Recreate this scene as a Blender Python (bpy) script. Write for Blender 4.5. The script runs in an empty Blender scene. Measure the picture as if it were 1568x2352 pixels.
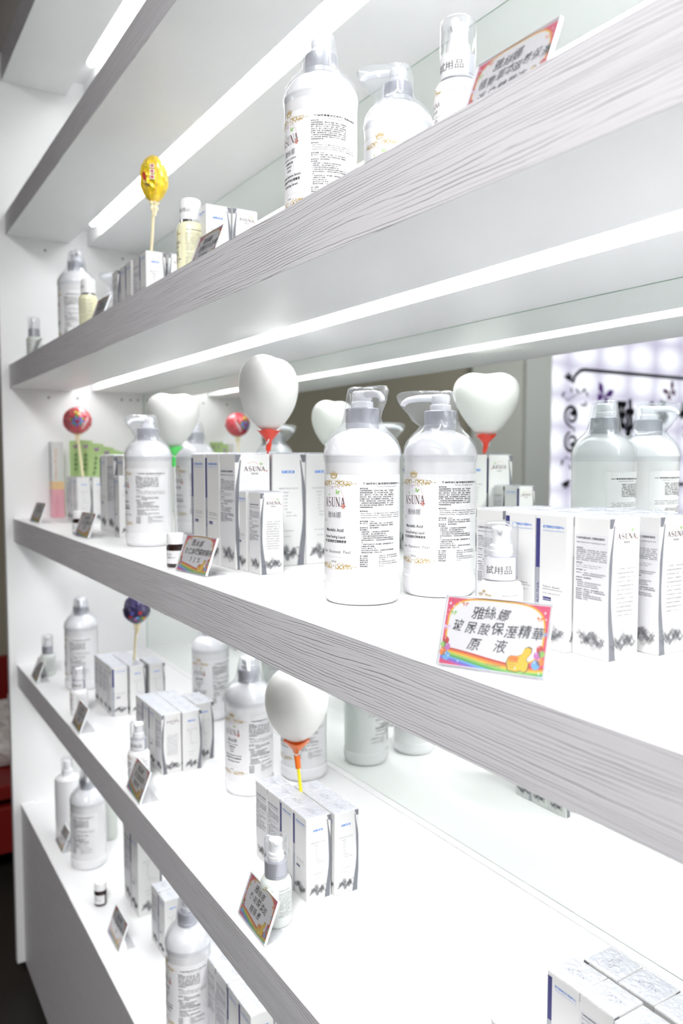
import bpy, math, random
from mathutils import Vector
random.seed(7)
SC = bpy.context.scene
COL = SC.collection
R = math.radians
pi = math.pi
CAMZ = 1.42

# ---------------------------------------------------------------- camera
cam = bpy.data.cameras.new('camera')
cam.sensor_fit = 'HORIZONTAL'
cam.sensor_width = 24.0
cam.lens = 24.0 * 1835.4 / 1568
cam.clip_start = 0.02
cam.dof.use_dof = True
cam.dof.focus_distance = 0.80
cam.dof.aperture_fstop = 5.6
co = bpy.data.objects.new('camera', cam)
COL.objects.link(co)
yaw, pit = R(58.13), R(-3.808)
fw = Vector((-math.sin(yaw) * math.cos(pit), math.cos(yaw) * math.cos(pit), math.sin(pit)))
co.rotation_euler = fw.to_track_quat('-Z', 'Y').to_euler()
co.location = (2.2235, -0.373, CAMZ)
SC.camera = co

# ---------------------------------------------------------------- world and exposure
w = bpy.data.worlds.new('world'); SC.world = w; w.use_nodes = True
w.node_tree.nodes['Background'].inputs[0].default_value = (0.9, 0.93, 1, 1)
w.node_tree.nodes['Background'].inputs[1].default_value = 0.3
SC.view_settings.view_transform = 'Standard'
SC.view_settings.look = 'None'
SC.view_settings.gamma = 1
SC.view_settings.exposure = 0.80
SC.view_settings.use_curve_mapping = False
SC.cycles.max_bounces = 10
SC.cycles.diffuse_bounces = 6
SC.cycles.glossy_bounces = 5
SC.cycles.transparent_max_bounces = 24
SC.cycles.transmission_bounces = 6
SC.cycles.sample_clamp_indirect = 6

def area(name, loc, sx, sy, power, rot=(0, 0, 0), col=(1, 1, 1)):
    l = bpy.data.lights.new(name, 'AREA'); l.shape = 'RECTANGLE'
    l.size = sx; l.size_y = sy; l.energy = power; l.color = col
    o = bpy.data.objects.new(name, l); COL.objects.link(o)
    o.location = loc; o.rotation_euler = rot
    return o
TUBE = 8.9
area('ceiling_light_near', (2.6, -0.95, 2.66), 1.2, 0.6, 46)
area('wall_fill_light', (-0.7, -2.9, 2.66), 0.6, 1.2, 7)  # added fill lamp, brightens the taupe side wall that the mirror shows

# ---------------------------------------------------------------- materials
MATS = {}
def mat(name, col, rough=0.5, metal=0.0, coat=0.0, emit=0.0, spec=0.5, trans=0.0, sub=0.0):
    if name in MATS: return MATS[name]
    m = bpy.data.materials.new(name); m.use_nodes = True
    b = m.node_tree.nodes['Principled BSDF']
    b.inputs['Base Color'].default_value = (*col, 1)
    b.inputs['Roughness'].default_value = rough
    b.inputs['Metallic'].default_value = metal
    b.inputs['Coat Weight'].default_value = coat
    b.inputs['Specular IOR Level'].default_value = spec
    b.inputs['Transmission Weight'].default_value = trans
    if sub:
        b.inputs['Subsurface Weight'].default_value = sub; b.inputs['Subsurface Scale'].default_value = 0.05; b.inputs['Subsurface Radius'].default_value = (1, 1, 1)
    if emit:
        b.inputs['Emission Color'].default_value = (*col, 1)
        b.inputs['Emission Strength'].default_value = emit
    m.diffuse_color = (*col, 1)
    MATS[name] = m
    return m
def clear(name, tint, base=0.06, edge=0.6, rough=0.03, body=0.0, blend=0.25):
    """thin clear plastic: see-through, glossy, a little cloudy"""
    if name in MATS: return MATS[name]
    m = bpy.data.materials.new(name); m.use_nodes = True
    nt = m.node_tree; N = nt.nodes; L = nt.links; N.clear()
    out = N.new('ShaderNodeOutputMaterial')
    tr = N.new('ShaderNodeBsdfTransparent'); tr.inputs[0].default_value = (*tint, 1)
    gl = N.new('ShaderNodeBsdfGlossy'); gl.inputs['Roughness'].default_value = rough
    df = N.new('ShaderNodeBsdfDiffuse'); df.inputs[0].default_value = (0.85, 0.88, 0.92, 1)
    lw = N.new('ShaderNodeLayerWeight'); lw.inputs[0].default_value = blend
    mr = N.new('ShaderNodeMapRange'); mr.inputs['To Min'].default_value = base; mr.inputs['To Max'].default_value = edge
    L.new(lw.outputs['Facing'], mr.inputs['Value'])
    m1 = N.new('ShaderNodeMixShader'); m1.inputs[0].default_value = body
    L.new(tr.outputs[0], m1.inputs[1]); L.new(df.outputs[0], m1.inputs[2])
    m2 = N.new('ShaderNodeMixShader')
    L.new(mr.outputs[0], m2.inputs[0]); L.new(m1.outputs[0], m2.inputs[1]); L.new(gl.outputs[0], m2.inputs[2])
    L.new(m2.outputs[0], out.inputs[0])
    MATS[name] = m
    return m
def noise_bump(m, scale, strength, dist=0.001, stretch=(1, 1, 1)):
    nt = m.node_tree; N = nt.nodes; L = nt.links
    tc = N.new('ShaderNodeTexCoord'); mp = N.new('ShaderNodeMapping'); mp.inputs['Scale'].default_value = stretch
    nz = N.new('ShaderNodeTexNoise'); nz.inputs['Scale'].default_value = scale
    bp = N.new('ShaderNodeBump'); bp.inputs['Strength'].default_value = strength; bp.inputs['Distance'].default_value = dist
    L.new(tc.outputs['Object'], mp.inputs[0]); L.new(mp.outputs[0], nz.inputs['Vector'])
    L.new(nz.outputs[0], bp.inputs['Height'])
    b = N.get('Principled BSDF')
    if b: L.new(bp.outputs[0], b.inputs['Normal'])
    else:
        for n in N:
            if n.type == 'BSDF_GLOSSY': L.new(bp.outputs[0], n.inputs['Normal'])
    return m

def grain_mat():
    m = mat('grey_wood_laminate', (0.6, 0.59, 0.61), 0.45)
    nt = m.node_tree; N = nt.nodes; L = nt.links; b = N['Principled BSDF']
    tc = N.new('ShaderNodeTexCoord')
    def noise(sc, stretch, det=2):
        mp = N.new('ShaderNodeMapping'); mp.inputs['Scale'].default_value = stretch
        L.new(tc.outputs['Object'], mp.inputs[0])
        n = N.new('ShaderNodeTexNoise'); n.inputs['Scale'].default_value = sc; n.inputs['Detail'].default_value = det
        L.new(mp.outputs[0], n.inputs['Vector']); return n.outputs[0]
    def mth(op, a, c):
        n = N.new('ShaderNodeMath'); n.operation = op
        for i, q in enumerate((a, c)):
            if isinstance(q, (int, float)): n.inputs[i].default_value = q
            elif q is not None: L.new(q, n.inputs[i])
        return n.outputs[0]
    sep = N.new('ShaderNodeSeparateXYZ'); L.new(tc.outputs['Object'], sep.inputs[0])
    big = mth('MULTIPLY', noise(1, (2.2, 2.2, 26)), 0.026)
    small = mth('MULTIPLY', noise(1, (26, 26, 150)), 0.0022)
    z = mth('ADD', mth('ADD', sep.outputs['Z'], big), small)
    s = mth('SINE', mth('MULTIPLY', z, 2 * pi / 0.0027), None)
    s01 = mth('ADD', mth('MULTIPLY', s, 0.5), 0.5)
    line = mth('POWER', s01, 7.0)
    fade = noise(1, (7, 7, 300), 1)
    fr = N.new('ShaderNodeMapRange'); fr.inputs['From Min'].default_value = 0.36; fr.inputs['From Max'].default_value = 0.6
    L.new(fade, fr.inputs['Value'])
    line = mth('MULTIPLY', line, fr.outputs[0])
    mix = N.new('ShaderNodeMix'); mix.data_type = 'RGBA'
    L.new(line, mix.inputs['Factor'])
    mix.inputs['A'].default_value = (0.62, 0.61, 0.63, 1); mix.inputs['B'].default_value = (0.36, 0.345, 0.36, 1)
    L.new(mix.outputs['Result'], b.inputs['Base Color'])
    bp = N.new('ShaderNodeBump'); bp.inputs['Strength'].default_value = 0.55; bp.inputs['Distance'].default_value = 0.0005
    inv = mth('SUBTRACT', 1.0, line); L.new(inv, bp.inputs['Height']); L.new(bp.outputs[0], b.inputs['Normal'])
    return m
GRAIN = grain_mat()
WHITE = mat('white_laminate', (0.92, 0.92, 0.925), 0.42)
noise_bump(WHITE, 60, 0.05, 0.0004, (1, 6, 1))
BOTTLE = mat('white_plastic', (0.80, 0.80, 0.815), 0.22, coat=0.3)
PUMPW = mat('pump_plastic', (0.86, 0.87, 0.90), 0.25, coat=0.2)
SILV = mat('silver_collar', (0.42, 0.43, 0.48), 0.36, metal=0.45)
CHROME = mat('chrome_ring', (0.85, 0.86, 0.88), 0.12, metal=1.0)
LABEL = mat('label_paper', (0.76, 0.76, 0.775), 0.5)
CARD = mat('box_card', (0.68, 0.68, 0.675), 0.38, coat=0.15)
FILM = clear('shrink_film', (0.985, 0.99, 1.0), 0.03, 0.34, 0.10, 0.13, 0.3)
noise_bump(FILM, 90, 0.35, 0.0012)
FILMTOP = clear('box_shrink_film', (0.93, 0.95, 1.0), 0.14, 0.5, 0.14, 0.04, 0.3)
noise_bump(FILMTOP, 260, 1.0, 0.003)
ACRYL = clear('clear_acrylic', (0.985, 0.985, 0.99), 0.04, 0.5, 0.02, 0.03, 0.3)
CLEARCAP = clear('clear_cap', (0.98, 0.983, 0.99), 0.03, 0.45, 0.03, 0.05, 0.4)
FROST = mat('frosted_glass', (0.66, 0.70, 0.67), 0.4, coat=0.3)
FROSTW = mat('milky_glass', (0.85, 0.85, 0.86), 0.35, coat=0.3)
YELLOWB = mat('pale_yellow_toner', (0.82, 0.80, 0.55), 0.3, coat=0.4)
AMBER = mat('dark_amber_glass', (0.022, 0.008, 0.006), 0.12, coat=0.6)
MATTE = mat('cap_white', (0.83, 0.83, 0.84), 0.4)
def ink(name, col, rough=0.6, metal=0.0): return mat('print_' + name, col, rough, metal)
K = ink('black', (0.03, 0.03, 0.035)); GR = ink('grey', (0.12, 0.12, 0.14)); LG = ink('light_grey', (0.30, 0.30, 0.33))
PLUM = ink('plum', (0.09, 0.03, 0.04)); GOLD = ink('gold', (0.42, 0.29, 0.06)); NAVY = ink('navy', (0.035, 0.035, 0.16))
BLUE = ink('blue', (0.10, 0.25, 0.66)); LBLUE = ink('pale_blue', (0.12, 0.36, 0.66)); SILI = ink('silver', (0.36, 0.37, 0.41), 0.35, 0.15)
PINK = ink('pink', (0.62, 0.045, 0.14)); RED = ink('red', (0.50, 0.03, 0.02)); ORANGE = ink('orange', (0.72, 0.20, 0.012))
YEL = ink('yellow', (0.70, 0.46, 0.012)); GREEN = ink('green', (0.08, 0.36, 0.05)); LGREEN = ink('lime', (0.26, 0.52, 0.10))
PURP = ink('purple', (0.33, 0.08, 0.45)); MAUVE = ink('mauve', (0.50, 0.14, 0.42)); WHT = ink('white', (0.70, 0.70, 0.72))
LILAC = ink('lilac', (0.60, 0.45, 0.75)); SALMON = ink('salmon', (0.58, 0.20, 0.16)); INDIGO = ink('indigo', (0.13, 0.14, 0.55))
SEDGE = ink('silver_edge', (0.17, 0.175, 0.20), 0.4)
BOXLAB = ink('box_label', (0.64, 0.64, 0.66))
def smoke_mat(name, col, a):
    m = bpy.data.materials.new(name); m.use_nodes = True
    nt = m.node_tree; N = nt.nodes; L = nt.links; N.clear()
    out = N.new('ShaderNodeOutputMaterial'); tr = N.new('ShaderNodeBsdfTransparent'); df = N.new('ShaderNodeBsdfDiffuse')
    df.inputs[0].default_value = (*col, 1); mx = N.new('ShaderNodeMixShader'); mx.inputs[0].default_value = a
    L.new(tr.outputs[0], mx.inputs[1]); L.new(df.outputs[0], mx.inputs[2]); L.new(mx.outputs[0], out.inputs[0]); return m
SMOKE = smoke_mat('print_smoke', (0.16, 0.16, 0.18), 0.24)

# ---------------------------------------------------------------- mesh helpers (centimetres in, metres out)
class MB:
    def __init__(s, mp=None): s.v = []; s.f = []; s.m = []; s.mats = []; s.mp = mp
    def mi(s, m):
        if m not in s.mats: s.mats.append(m)
        return s.mats.index(m)
    def add(s, vs, fs, m):
        o = len(s.v); i = s.mi(m); s.v += [tuple(q) for q in vs]
        for f in fs: s.f.append([a + o for a in f]); s.m.append(i)
        return s
    def box(s, a, b, m, c=0.0):
        (x0, y0, z0), (x1, y1, z1) = a, b
        if c <= 0:
            v = [(x, y, z) for z in (z0, z1) for y in (y0, y1) for x in (x0, x1)]
            return s.add(v, [(0, 2, 3, 1), (4, 5, 7, 6), (0, 1, 5, 4), (2, 6, 7, 3), (0, 4, 6, 2), (1, 3, 7, 5)], m)
        def ring(z, k): return [(x0 + k, y0 + (c - k) * 0, z) for _ in ()]
        def oct_(z, i):
            return [(x0 + c + i, y0 + i, z), (x1 - c - i, y0 + i, z), (x1 - i, y0 + c + i, z), (x1 - i, y1 - c - i, z),
                    (x1 - c - i, y1 - i, z), (x0 + c + i, y1 - i, z), (x0 + i, y1 - c - i, z), (x0 + i, y0 + c + i, z)]
        v = oct_(z0, c) + oct_(z0 + c, 0) + oct_(z1 - c, 0) + oct_(z1, c)
        f = [tuple(range(7, -1, -1)), tuple(range(24, 32))]
        for k in range(3):
            for j in range(8):
                f.append((k * 8 + j, k * 8 + (j + 1) % 8, k * 8 + 8 + (j + 1) % 8, k * 8 + 8 + j))
        return s.add(v, f, m)
    def lathe(s, prof, m, n=40, cx=0, cy=0, cap0=True, cap1=True, fn=None):
        v = []; f = []
        for r, z in prof:
            for j in range(n):
                a = 2 * pi * j / n
                q = (cx + r * math.sin(a), cy - r * math.cos(a), z)
                v.append(fn(q, a) if fn else q)
        for i in range(len(prof) - 1):
            for j in range(n):
                f.append((i * n + j, i * n + (j + 1) % n, (i + 1) * n + (j + 1) % n, (i + 1) * n + j))
        if cap0: f.append(tuple(range(n - 1, -1, -1)))
        if cap1: f.append(tuple(range((len(prof) - 1) * n, len(prof) * n)))
        return s.add(v, f, m)
    def tube(s, pts, rad, m, n=10, cap=True):
        pts = [Vector(p) for p in pts]; v = []; f = []
        up = Vector((0.13, 0.21, 0.97))
        for i, p in enumerate(pts):
            d = (pts[min(i + 1, len(pts) - 1)] - pts[max(i - 1, 0)]).normalized()
            a = d.cross(up)
            if a.length < 0.05: a = d.cross(Vector((1, 0, 0)))
            a.normalize(); b = d.cross(a)
            r = rad[i] if isinstance(rad, (list, tuple)) else rad
            for j in range(n):
                t = 2 * pi * j / n; v.append(p + a * (r * math.cos(t)) + b * (r * math.sin(t)))
        for i in range(len(pts) - 1):
            for j in range(n): f.append((i * n + j, i * n + (j + 1) % n, (i + 1) * n + (j + 1) % n, (i + 1) * n + j))
        if cap: f += [tuple(range(n - 1, -1, -1)), tuple(range((len(pts) - 1) * n, len(pts) * n))]
        return s.add(v, f, m)
    def prism(s, poly, x0, x1, m):   # polygon in YZ swept along X
        n = len(poly); v = [(x0, y, z) for y, z in poly] + [(x1, y, z) for y, z in poly]
        f = [tuple(range(n)), tuple(range(2 * n - 1, n - 1, -1))]
        for i in range(n): f.append((i, i + n, (i + 1) % n + n, (i + 1) % n))
        return s.add(v, f, m)
    def build(s, name, parent=None, smooth=False, loc=None):
        me = bpy.data.meshes.new(name)
        me.from_pydata([(x * .01, y * .01, z * .01) for x, y, z in s.v], [], s.f)
        for m in s.mats: me.materials.append(m)
        me.polygons.foreach_set('material_index', s.m)
        if smooth:
            me.polygons.foreach_set('use_smooth', [True] * len(s.f))
            try: me.set_sharp_from_angle(angle=R(38))
            except Exception: pass
        me.update()
        o = bpy.data.objects.new(name, me); COL.objects.link(o)
        if parent: o.parent = parent
        if loc: o.location = loc
        return o

TCUR = bpy.data.curves.new('lettering', 'FONT')
TCACHE = {}
def glyphs(t, res=1, bold=0.0):
    k = (t, res, bold)
    if k not in TCACHE:
        TCUR.body = t; TCUR.resolution_u = res; TCUR.offset = bold
        o = bpy.data.objects.new('lettering', TCUR); me = bpy.data.meshes.new_from_object(o)
        vs = [(v.co.x, v.co.y) for v in me.vertices]; fs = [tuple(p.vertices) for p in me.polygons]
        bpy.data.objects.remove(o); bpy.data.meshes.remove(me)
        TCACHE[k] = (vs, fs, max([a for a, b in vs] or [1]))
    return TCACHE[k]

class Print(MB):
    """flat print laid on a surface: mp(u, v, off) gives the 3-D point"""
    def __init__(s, mp, lift=0.012): super().__init__(mp); s.lift = lift
    def put(s, vs, fs, m, layer=1): return s.add([s.mp(a, b, s.lift * layer) for a, b in vs], fs, m)
    def poly(s, pts, m, layer=1): return s.put(pts, [tuple(range(len(pts)))], m, layer)
    def rect(s, x0, y0, x1, y1, m, layer=1, nx=1):
        v = []; f = []
        for i in range(nx + 1):
            x = x0 + (x1 - x0) * i / nx; v += [(x, y0), (x, y1)]
            if i: f.append((2 * i - 2, 2 * i, 2 * i + 1, 2 * i - 1))
        return s.put(v, f, m, layer)
    def stroke(s, pts, wd, m, layer=1):
        v = []; f = []; n = len(pts)
        for i, (x, y) in enumerate(pts):
            a = pts[min(i + 1, n - 1)]; b = pts[max(i - 1, 0)]
            dx, dy = a[0] - b[0], a[1] - b[1]; l = math.hypot(dx, dy) or 1
            r = (wd[i] if isinstance(wd, (list, tuple)) else wd) / 2
            v += [(x - dy / l * r, y + dx / l * r), (x + dy / l * r, y - dx / l * r)]
            if i: f.append((2 * i - 2, 2 * i - 1, 2 * i + 1, 2 * i))
        return s.put(v, f, m, layer)
    def disc(s, x, y, rx, m, layer=1, ry=None, n=14, rot=0):
        ry = ry or rx; c, d = math.cos(rot), math.sin(rot)
        return s.poly([(x + rx * math.cos(t) * c - ry * math.sin(t) * d, y + rx * math.cos(t) * d + ry * math.sin(t) * c) for t in [2 * pi * i / n for i in range(n)]], m, layer)
    def text(s, t, x, y, h, m, layer=2, align='L', width=None, sx=1.0, shear=0.0, rot=0.0, res=1, bold=0.0):
        vs, fs, wd = glyphs(t, res, bold)
        if width: sx = width / (wd * h)
        W = wd * h * sx; ox = {'L': 0, 'C': -W / 2, 'R': -W}[align]
        c, d = math.cos(rot), math.sin(rot); out = []
        for a, b in vs:
            p = ox + a * h * sx + b * h * shear; q = b * h
            out.append((x + p * c - q * d, y + p * d + q * c))
        return s.put(out, fs, m, layer)

def asuna(P, cx, y, w, h, m, layer=2):
    """the serif word mark ASUNA drawn with thick and thin strokes"""
    lw = w / 5.35; gap = lw * 0.07
    th, tn, sf = lw * 0.20, lw * 0.08, lw * 0.065
    x = cx - w / 2
    def ser(a, b, yy): P.rect(a, yy - sf / 2, b, yy + sf / 2, m, layer)
    def A(x):
        P.stroke([(x + lw * .12, y), (x + lw * .48, y + h)], tn, m, layer)
        P.stroke([(x + lw * .46, y + h), (x + lw * .86, y)], th, m, layer)
        P.stroke([(x + lw * .24, y + h * .34), (x + lw * .68, y + h * .34)], tn, m, layer)
        ser(x - lw * .02, x + lw * .28, y + sf / 2); ser(x + lw * .68, x + lw * 1.02, y + sf / 2)
    def S(x):
        pts = []; wd = []
        for i in range(19):
            t = i / 18
            a = R(30) + t * R(240) if t < .5 else 0
            if t <= .5:
                a = R(35 + 235 * (t / .5)); px = .5 + .33 * math.cos(a); py = .74 + .26 * math.sin(a)
            else:
                a = R(90 - 235 * ((t - .5) / .5)); px = .5 + .36 * math.cos(a); py = .26 + .25 * math.sin(a)
            pts.append((x + lw * px, y + h * py)); wd.append(tn + (th - tn) * math.exp(-((t - .5) / .2) ** 2))
        P.stroke(pts, wd, m, layer)
    def U(x):
        pts = [(x + lw * .22, y + h)] + [(x + lw * (.52 - .30 * math.cos(R(a))), y + h * (.3 - .29 * math.sin(R(a)))) for a in range(0, 181, 30)] + [(x + lw * .82, y + h)]
        P.stroke(pts, [th, th, th, th * .8, tn * 1.4, tn, tn, tn, tn], m, layer)
        ser(x + lw * .02, x + lw * .42, y + h - sf / 2); ser(x + lw * .68, x + lw * .98, y + h - sf / 2)
    def Nn(x):
        P.stroke([(x + lw * .16, y), (x + lw * .16, y + h)], tn, m, layer)
        P.stroke([(x + lw * .12, y + h), (x + lw * .86, y)], th, m, layer)
        P.stroke([(x + lw * .86, y), (x + lw * .86, y + h)], tn, m, layer)
        ser(x, x + lw * .3, y + sf / 2); ser(x, x + lw * .2, y + h - sf / 2); ser(x + lw * .72, x + lw * 1.0, y + h - sf / 2)
    for k, fn in enumerate((A, S, U, Nn, A)): fn(x + k * (lw + gap))

def butterfly(P, x, y, s_, m, rot=0.0, layer=2):
    for sg in (-1, 1):
        for pts in ([(0, 0), (.5, .9), (1.1, 1.0), (.9, .3)], [(0, 0), (.8, .05), (.75, -.5), (.3, -.7)]):
            q = [(sg * a * s_, b * s_) for a, b in pts]
            if sg < 0: q = q[::-1]
            c, d = math.cos(rot), math.sin(rot)
            P.poly([(x + a * c - b * d, y + a * d + b * c) for a, b in q], m, layer)
def scroll(P, cx, y, w, m, flip=1, layer=2, crown=False):
    """gold ornamental rule: scrolls, leaves, dashes and an optional crown"""
    for sg in (-1, 1):
        for k, (dx, r) in enumerate(((.09, .062), (.20, .050), (.295, .038), (.37, .025))):
            pts = [(cx + sg * w * (dx + r * (1 - t * .7) * math.cos(a)), y + flip * w * r * (1 - t * .7) * math.sin(a)) for t, a in [(i / 10, 4.8 * i / 10 + k) for i in range(11)]]
            P.stroke(pts, [w * .016 * (1.4 - i * .09) for i in range(11)], m, layer)
            for q in range(6):
                an = q * 1.05 + k; P.disc(cx + sg * w * (dx + (r + .016) * math.cos(an)), y + flip * w * (r + .016) * math.sin(an), w * .017, m, layer, w * .007, 6, sg * an)
            P.disc(cx + sg * w * (dx + .03), y - flip * w * .03, w * .022, m, layer, w * .012, 6, sg * .6)
            P.disc(cx + sg * w * (dx + .06), y + flip * w * .03, w * .02, m, layer, w * .01, 6, -sg * .6)
        for k in range(2):
            x0 = cx + sg * w * (.42 + k * .075); P.rect(min(x0, x0 + sg * w * .05), y - w * .005, max(x0, x0 + sg * w * .05), y + w * .005, m, layer)
    if crown:
        b = y + w * .12
        P.stroke([(cx - w * .09, b), (cx, b - w * .012), (cx + w * .09, b)], w * .018, m, layer)
        for k in range(-2, 3):
            P.disc(cx + k * w * .042, b + w * (.075 - abs(k) * .014), w * .017, m, layer, w * .042, 8, -k * .16)
            P.disc(cx + k * w * .052, b + w * (.135 - abs(k) * .022), w * .010, m, layer, n=6)

LINES_A = ['迅速改善粗糙暗沉，解決毛孔阻塞、痘疤、黑斑等肌膚', '清除表面角質細胞，深入毛孔清除多餘皮脂，使細緻',
 '暗沉、膚色不均、毛孔粗大、細紋、痘痘、敏感等肌膚', '增加抗皺、美白、抗氧化的功效，能同時溫和煥新，有', '肌膚軟水滋潤；美白修護精華使肌膚明亮柔白，使用後',
 '煥然新，達到緊緻活膚、加強淨化效果，滋潤補水保濕', '，在家就能做居家換膚醫美級專業護理，會使「日常肌」', '毛孔×美白淡斑×緊緻修復×嫩膚抗皺，長久使肌膚透亮', '完美無瑕細緻肌膚。']
LINES_B = ['Pure Water・DI-Mandelic Acid・Salicylic Acid・Urea', 'Tranexamic Acid・Alpha-Arbutin・Kojic Acid・', 'Hyaluronic Acid・Propylene Glycol・Xanthan Gum']
LINES_C = ['・皮膚敏感者，使用前請先做皮膚敏感性測試。', '・皮膚有傷口、傷口或紅腫時不得使用。', '・使用時皮膚如有異常或不適請暫停使用。', '・使用後皮膚如有搔癢紅腫或其他不適情況者應停止用',
 '・本產品含果酸成分，可能增加皮膚對陽光敏感度曬傷', '　性。', '・使用本產品後白天使用防曬劑，穿著保護衣物後一週', '　內應避免陽光曝曬。', '・孕兒及孩童不宜使用。', '・本產品添加天然植萃成分，妥善保存勿陽光直射並盡', '　揮發為自然現象，可安心使用。']
LINES_D = [('保存期限', '未開封三年，開封後請儘速使用完畢。'), ('保存方式', '使用前請搖一搖，天然萃取請放陰涼處'), ('製造日期', '如外盒標示。'), ('委託製造', '寶比森國際股份有限公司台中區'), ('製造廠址', '407台灣台中市西屯區工業區36路34號'), ('製造編號', '99750526')]
def info_block(P, x, ytop, w, title, eng, vol, full=True, lh=0.218):
    y = ytop; g = lh * 0.78
    P.text(title, x + w * .06, y - lh, g * 1.35, K, width=w * .9, bold=0.02); y -= lh * 1.35
    P.text(eng, x + w * .32, y - lh * .9, g * 1.15, GR, width=w * .46); y -= lh * 1.9
    def L(t, dx=0.0, ww=None, b=0.014):
        nonlocal y
        n = len(t); P.text(t, x + dx, y, g, K, sx=min(1.0, (w - dx) / (n * g)) if ww is None else 1, width=ww, bold=b); y -= lh
    L('◆產品功能：', b=.02)
    for t in LINES_A: L(t)
    y -= lh * .9; L('◆產品成份：', b=.02)
    for t in LINES_B: L(t, w * .02, w * .93)
    y -= lh * .9; L('◆產品容量：' + vol, b=.02); L('◆使用方式：視個人膚質，早晚1~3次使用於肌膚保養', b=.01); L('　　　　　　取適量均勻塗抹於臉部及頸部，避開眼周。')
    y -= lh * .1; L('◆適用對象：適合各種膚質。', b=.01); L('◆注意事項', b=.02)
    for t in LINES_C: L(t)
    y -= lh * .7
    for a, b in LINES_D: P.text('◆' + a + '　：', x, y, g, K, bold=.02); P.text(b, x + w * .36, y, g, K, sx=min(1, w * .64 / (len(b) * g * .9))); y -= lh

def front_label(P, kind, W=3.4):
    y0 = 12.95
    scroll(P, 0, y0, 5.2, GOLD, crown=True)
    P.stroke([(-.9 + 1.9 * t, 12.2 + .45 * math.sin(pi * t * .9)) for t in [i / 12 for i in range(13)]], .025, SALMON)
    P.stroke([(1.0 + .55 * math.sin(t * 1.6), 12.25 - 1.6 * t) for t in [i / 10 for i in range(10)]], .025, SALMON)
    butterfly(P, .55, 12.0, .26, LGREEN, -.3); butterfly(P, -.15, 12.45, .15, LILAC, .5); butterfly(P, -.75, 11.75, .12, LGREEN, .4)
    for k in range(6): P.disc(1.35 + .16 * math.cos(k), 10.55 + .16 * math.sin(k), .14, SALMON, 2, .07, 7, k)
    asuna(P, 0, 10.5, W * .95, 0.98, PLUM)
    P.text('雅絲娜', 0, 9.35, .72, GR, align='C', width=2.1, res=2)
    if kind == 'peel':
        P.text('35%', -1.55, 8.85, .34, GR, align='C'); P.text('Mandelic Acid', 0, 7.85, .48, K, align='C', width=2.7, bold=.02, res=2)
        P.text('Home-Peeling Liquid', 0, 7.15, .42, K, align='C', width=3.1, bold=.015, res=2); P.text('杏仁酸深層煥膚精華原液', 0, 6.68, .32, K, align='C', width=3.4, bold=.02)
        P.text('Skin  Renewal  Peel', 0.1, 5.55, .46, GR, align='C', width=4.1, res=2)
        v = '1000ml'
    else:
        P.text('Hydrate system', 0, 8.85, .36, K, align='C', width=2.5, res=2); P.text('白藜蘆醇活膚·', 0, 8.4, .26, K, align='C', bold=.01)
        P.text('植物草本·', 0, 8.0, .26, K, align='C'); P.text('胎盤素·', 0, 7.6, .26, K, align='C')
        P.text('Arbutin Essence Serum', 0.1, 6.95, .38, K, align='C', width=3.6, bold=.02, res=2); P.text('熊果素滋養淨白精華液', 0.1, 6.45, .34, K, align='C', width=3.4, bold=.02)
        P.text('Hydrating Serum', 0.2, 5.95, .38, K, align='C', width=2.6, bold=.02, res=2); v = '500ml'
    for k in range(7): P.disc(-1.0 + k * .34, 5.1, .035, K, 2, n=6)
    P.text(v, 0, 4.55, .28, GR, align='C', bold=.01)
    scroll(P, 0, 4.15, 5.2, GOLD, flip=-1)

# ---------------------------------------------------------------- object tagging
def tag(o, label=None, cat=None, group=None, kind=None):
    if label: o['label'] = label
    if cat: o['category'] = cat
    if group: o['group'] = group
    if kind: o['kind'] = kind
    return o
def empty(name, loc=(0, 0, 0), rz=0):
    o = bpy.data.objects.new(name, None); COL.objects.link(o); o.location = loc; o.rotation_euler = (0, 0, rz)
    o.empty_display_size = 0.02
    return o
def dup(root, parent=None):
    c = root.copy(); COL.objects.link(c); c.parent = parent
    for ch in list(root.children): dup(ch, c)
    return c
USED = set()
def inst(proto, x, y, z, rz, label, cat, group=None, sc=(1, 1, 1)):
    if proto.name in USED: o = dup(proto)
    else: USED.add(proto.name); o = proto
    o.location = (x * .01, y * .01, CAMZ + z * .01 + .0004); o.rotation_euler = (0, 0, rz); o.scale = sc
    if 'group' in o.keys(): del o['group']
    return tag(o, label, cat, group)
def camang(x, y): return math.atan2(222.35 - x, (y + 37.3))   # yaw that turns local -Y to the camera

# ================================================================= THE ROOM
def struct(name, mb, mats=None): return tag(mb.build(name), kind='structure')
FLOORM = mat('dark_floor', (0.022, 0.021, 0.018), 0.5); noise_bump(FLOORM, 8, .3, .002, (1, 8, 1))
WALLB = mat('taupe_wall_paint', (0.47, 0.435, 0.34), 0.8)
WALLG = mat('grey_wall_paint', (0.78, 0.79, 0.74), 0.7)
WALLW = mat('pale_wall_paint', (0.86, 0.88, 0.86), 0.7)
WALLR = mat('room_wall_paint', (0.34, 0.33, 0.31), 0.8)
CEILM = mat('ceiling_paint', (0.66, 0.65, 0.62), 0.85)
BULK = mat('bulkhead_paint', (0.55, 0.53, 0.50), 0.8)
X0, X1, Y0, Y1, ZC = -178, 460, -640, 42, 270
struct('floor', MB().box((X0, Y0, -5), (X1, Y1, 0), FLOORM))
struct('ceiling', MB().box((X0, Y0, ZC), (X1, Y1, ZC + 5), CEILM))
struct('wall_back', MB().box((X0, Y1, 0), (X1, Y1 + 5, ZC), WALLB))
struct('wall_left', MB().box((X0 - 5, Y0, 0), (X0, Y1, ZC), WALLB))
struct('wall_right', MB().box((X1, Y0, 0), (X1 + 5, Y1, ZC), WALLR))
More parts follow.
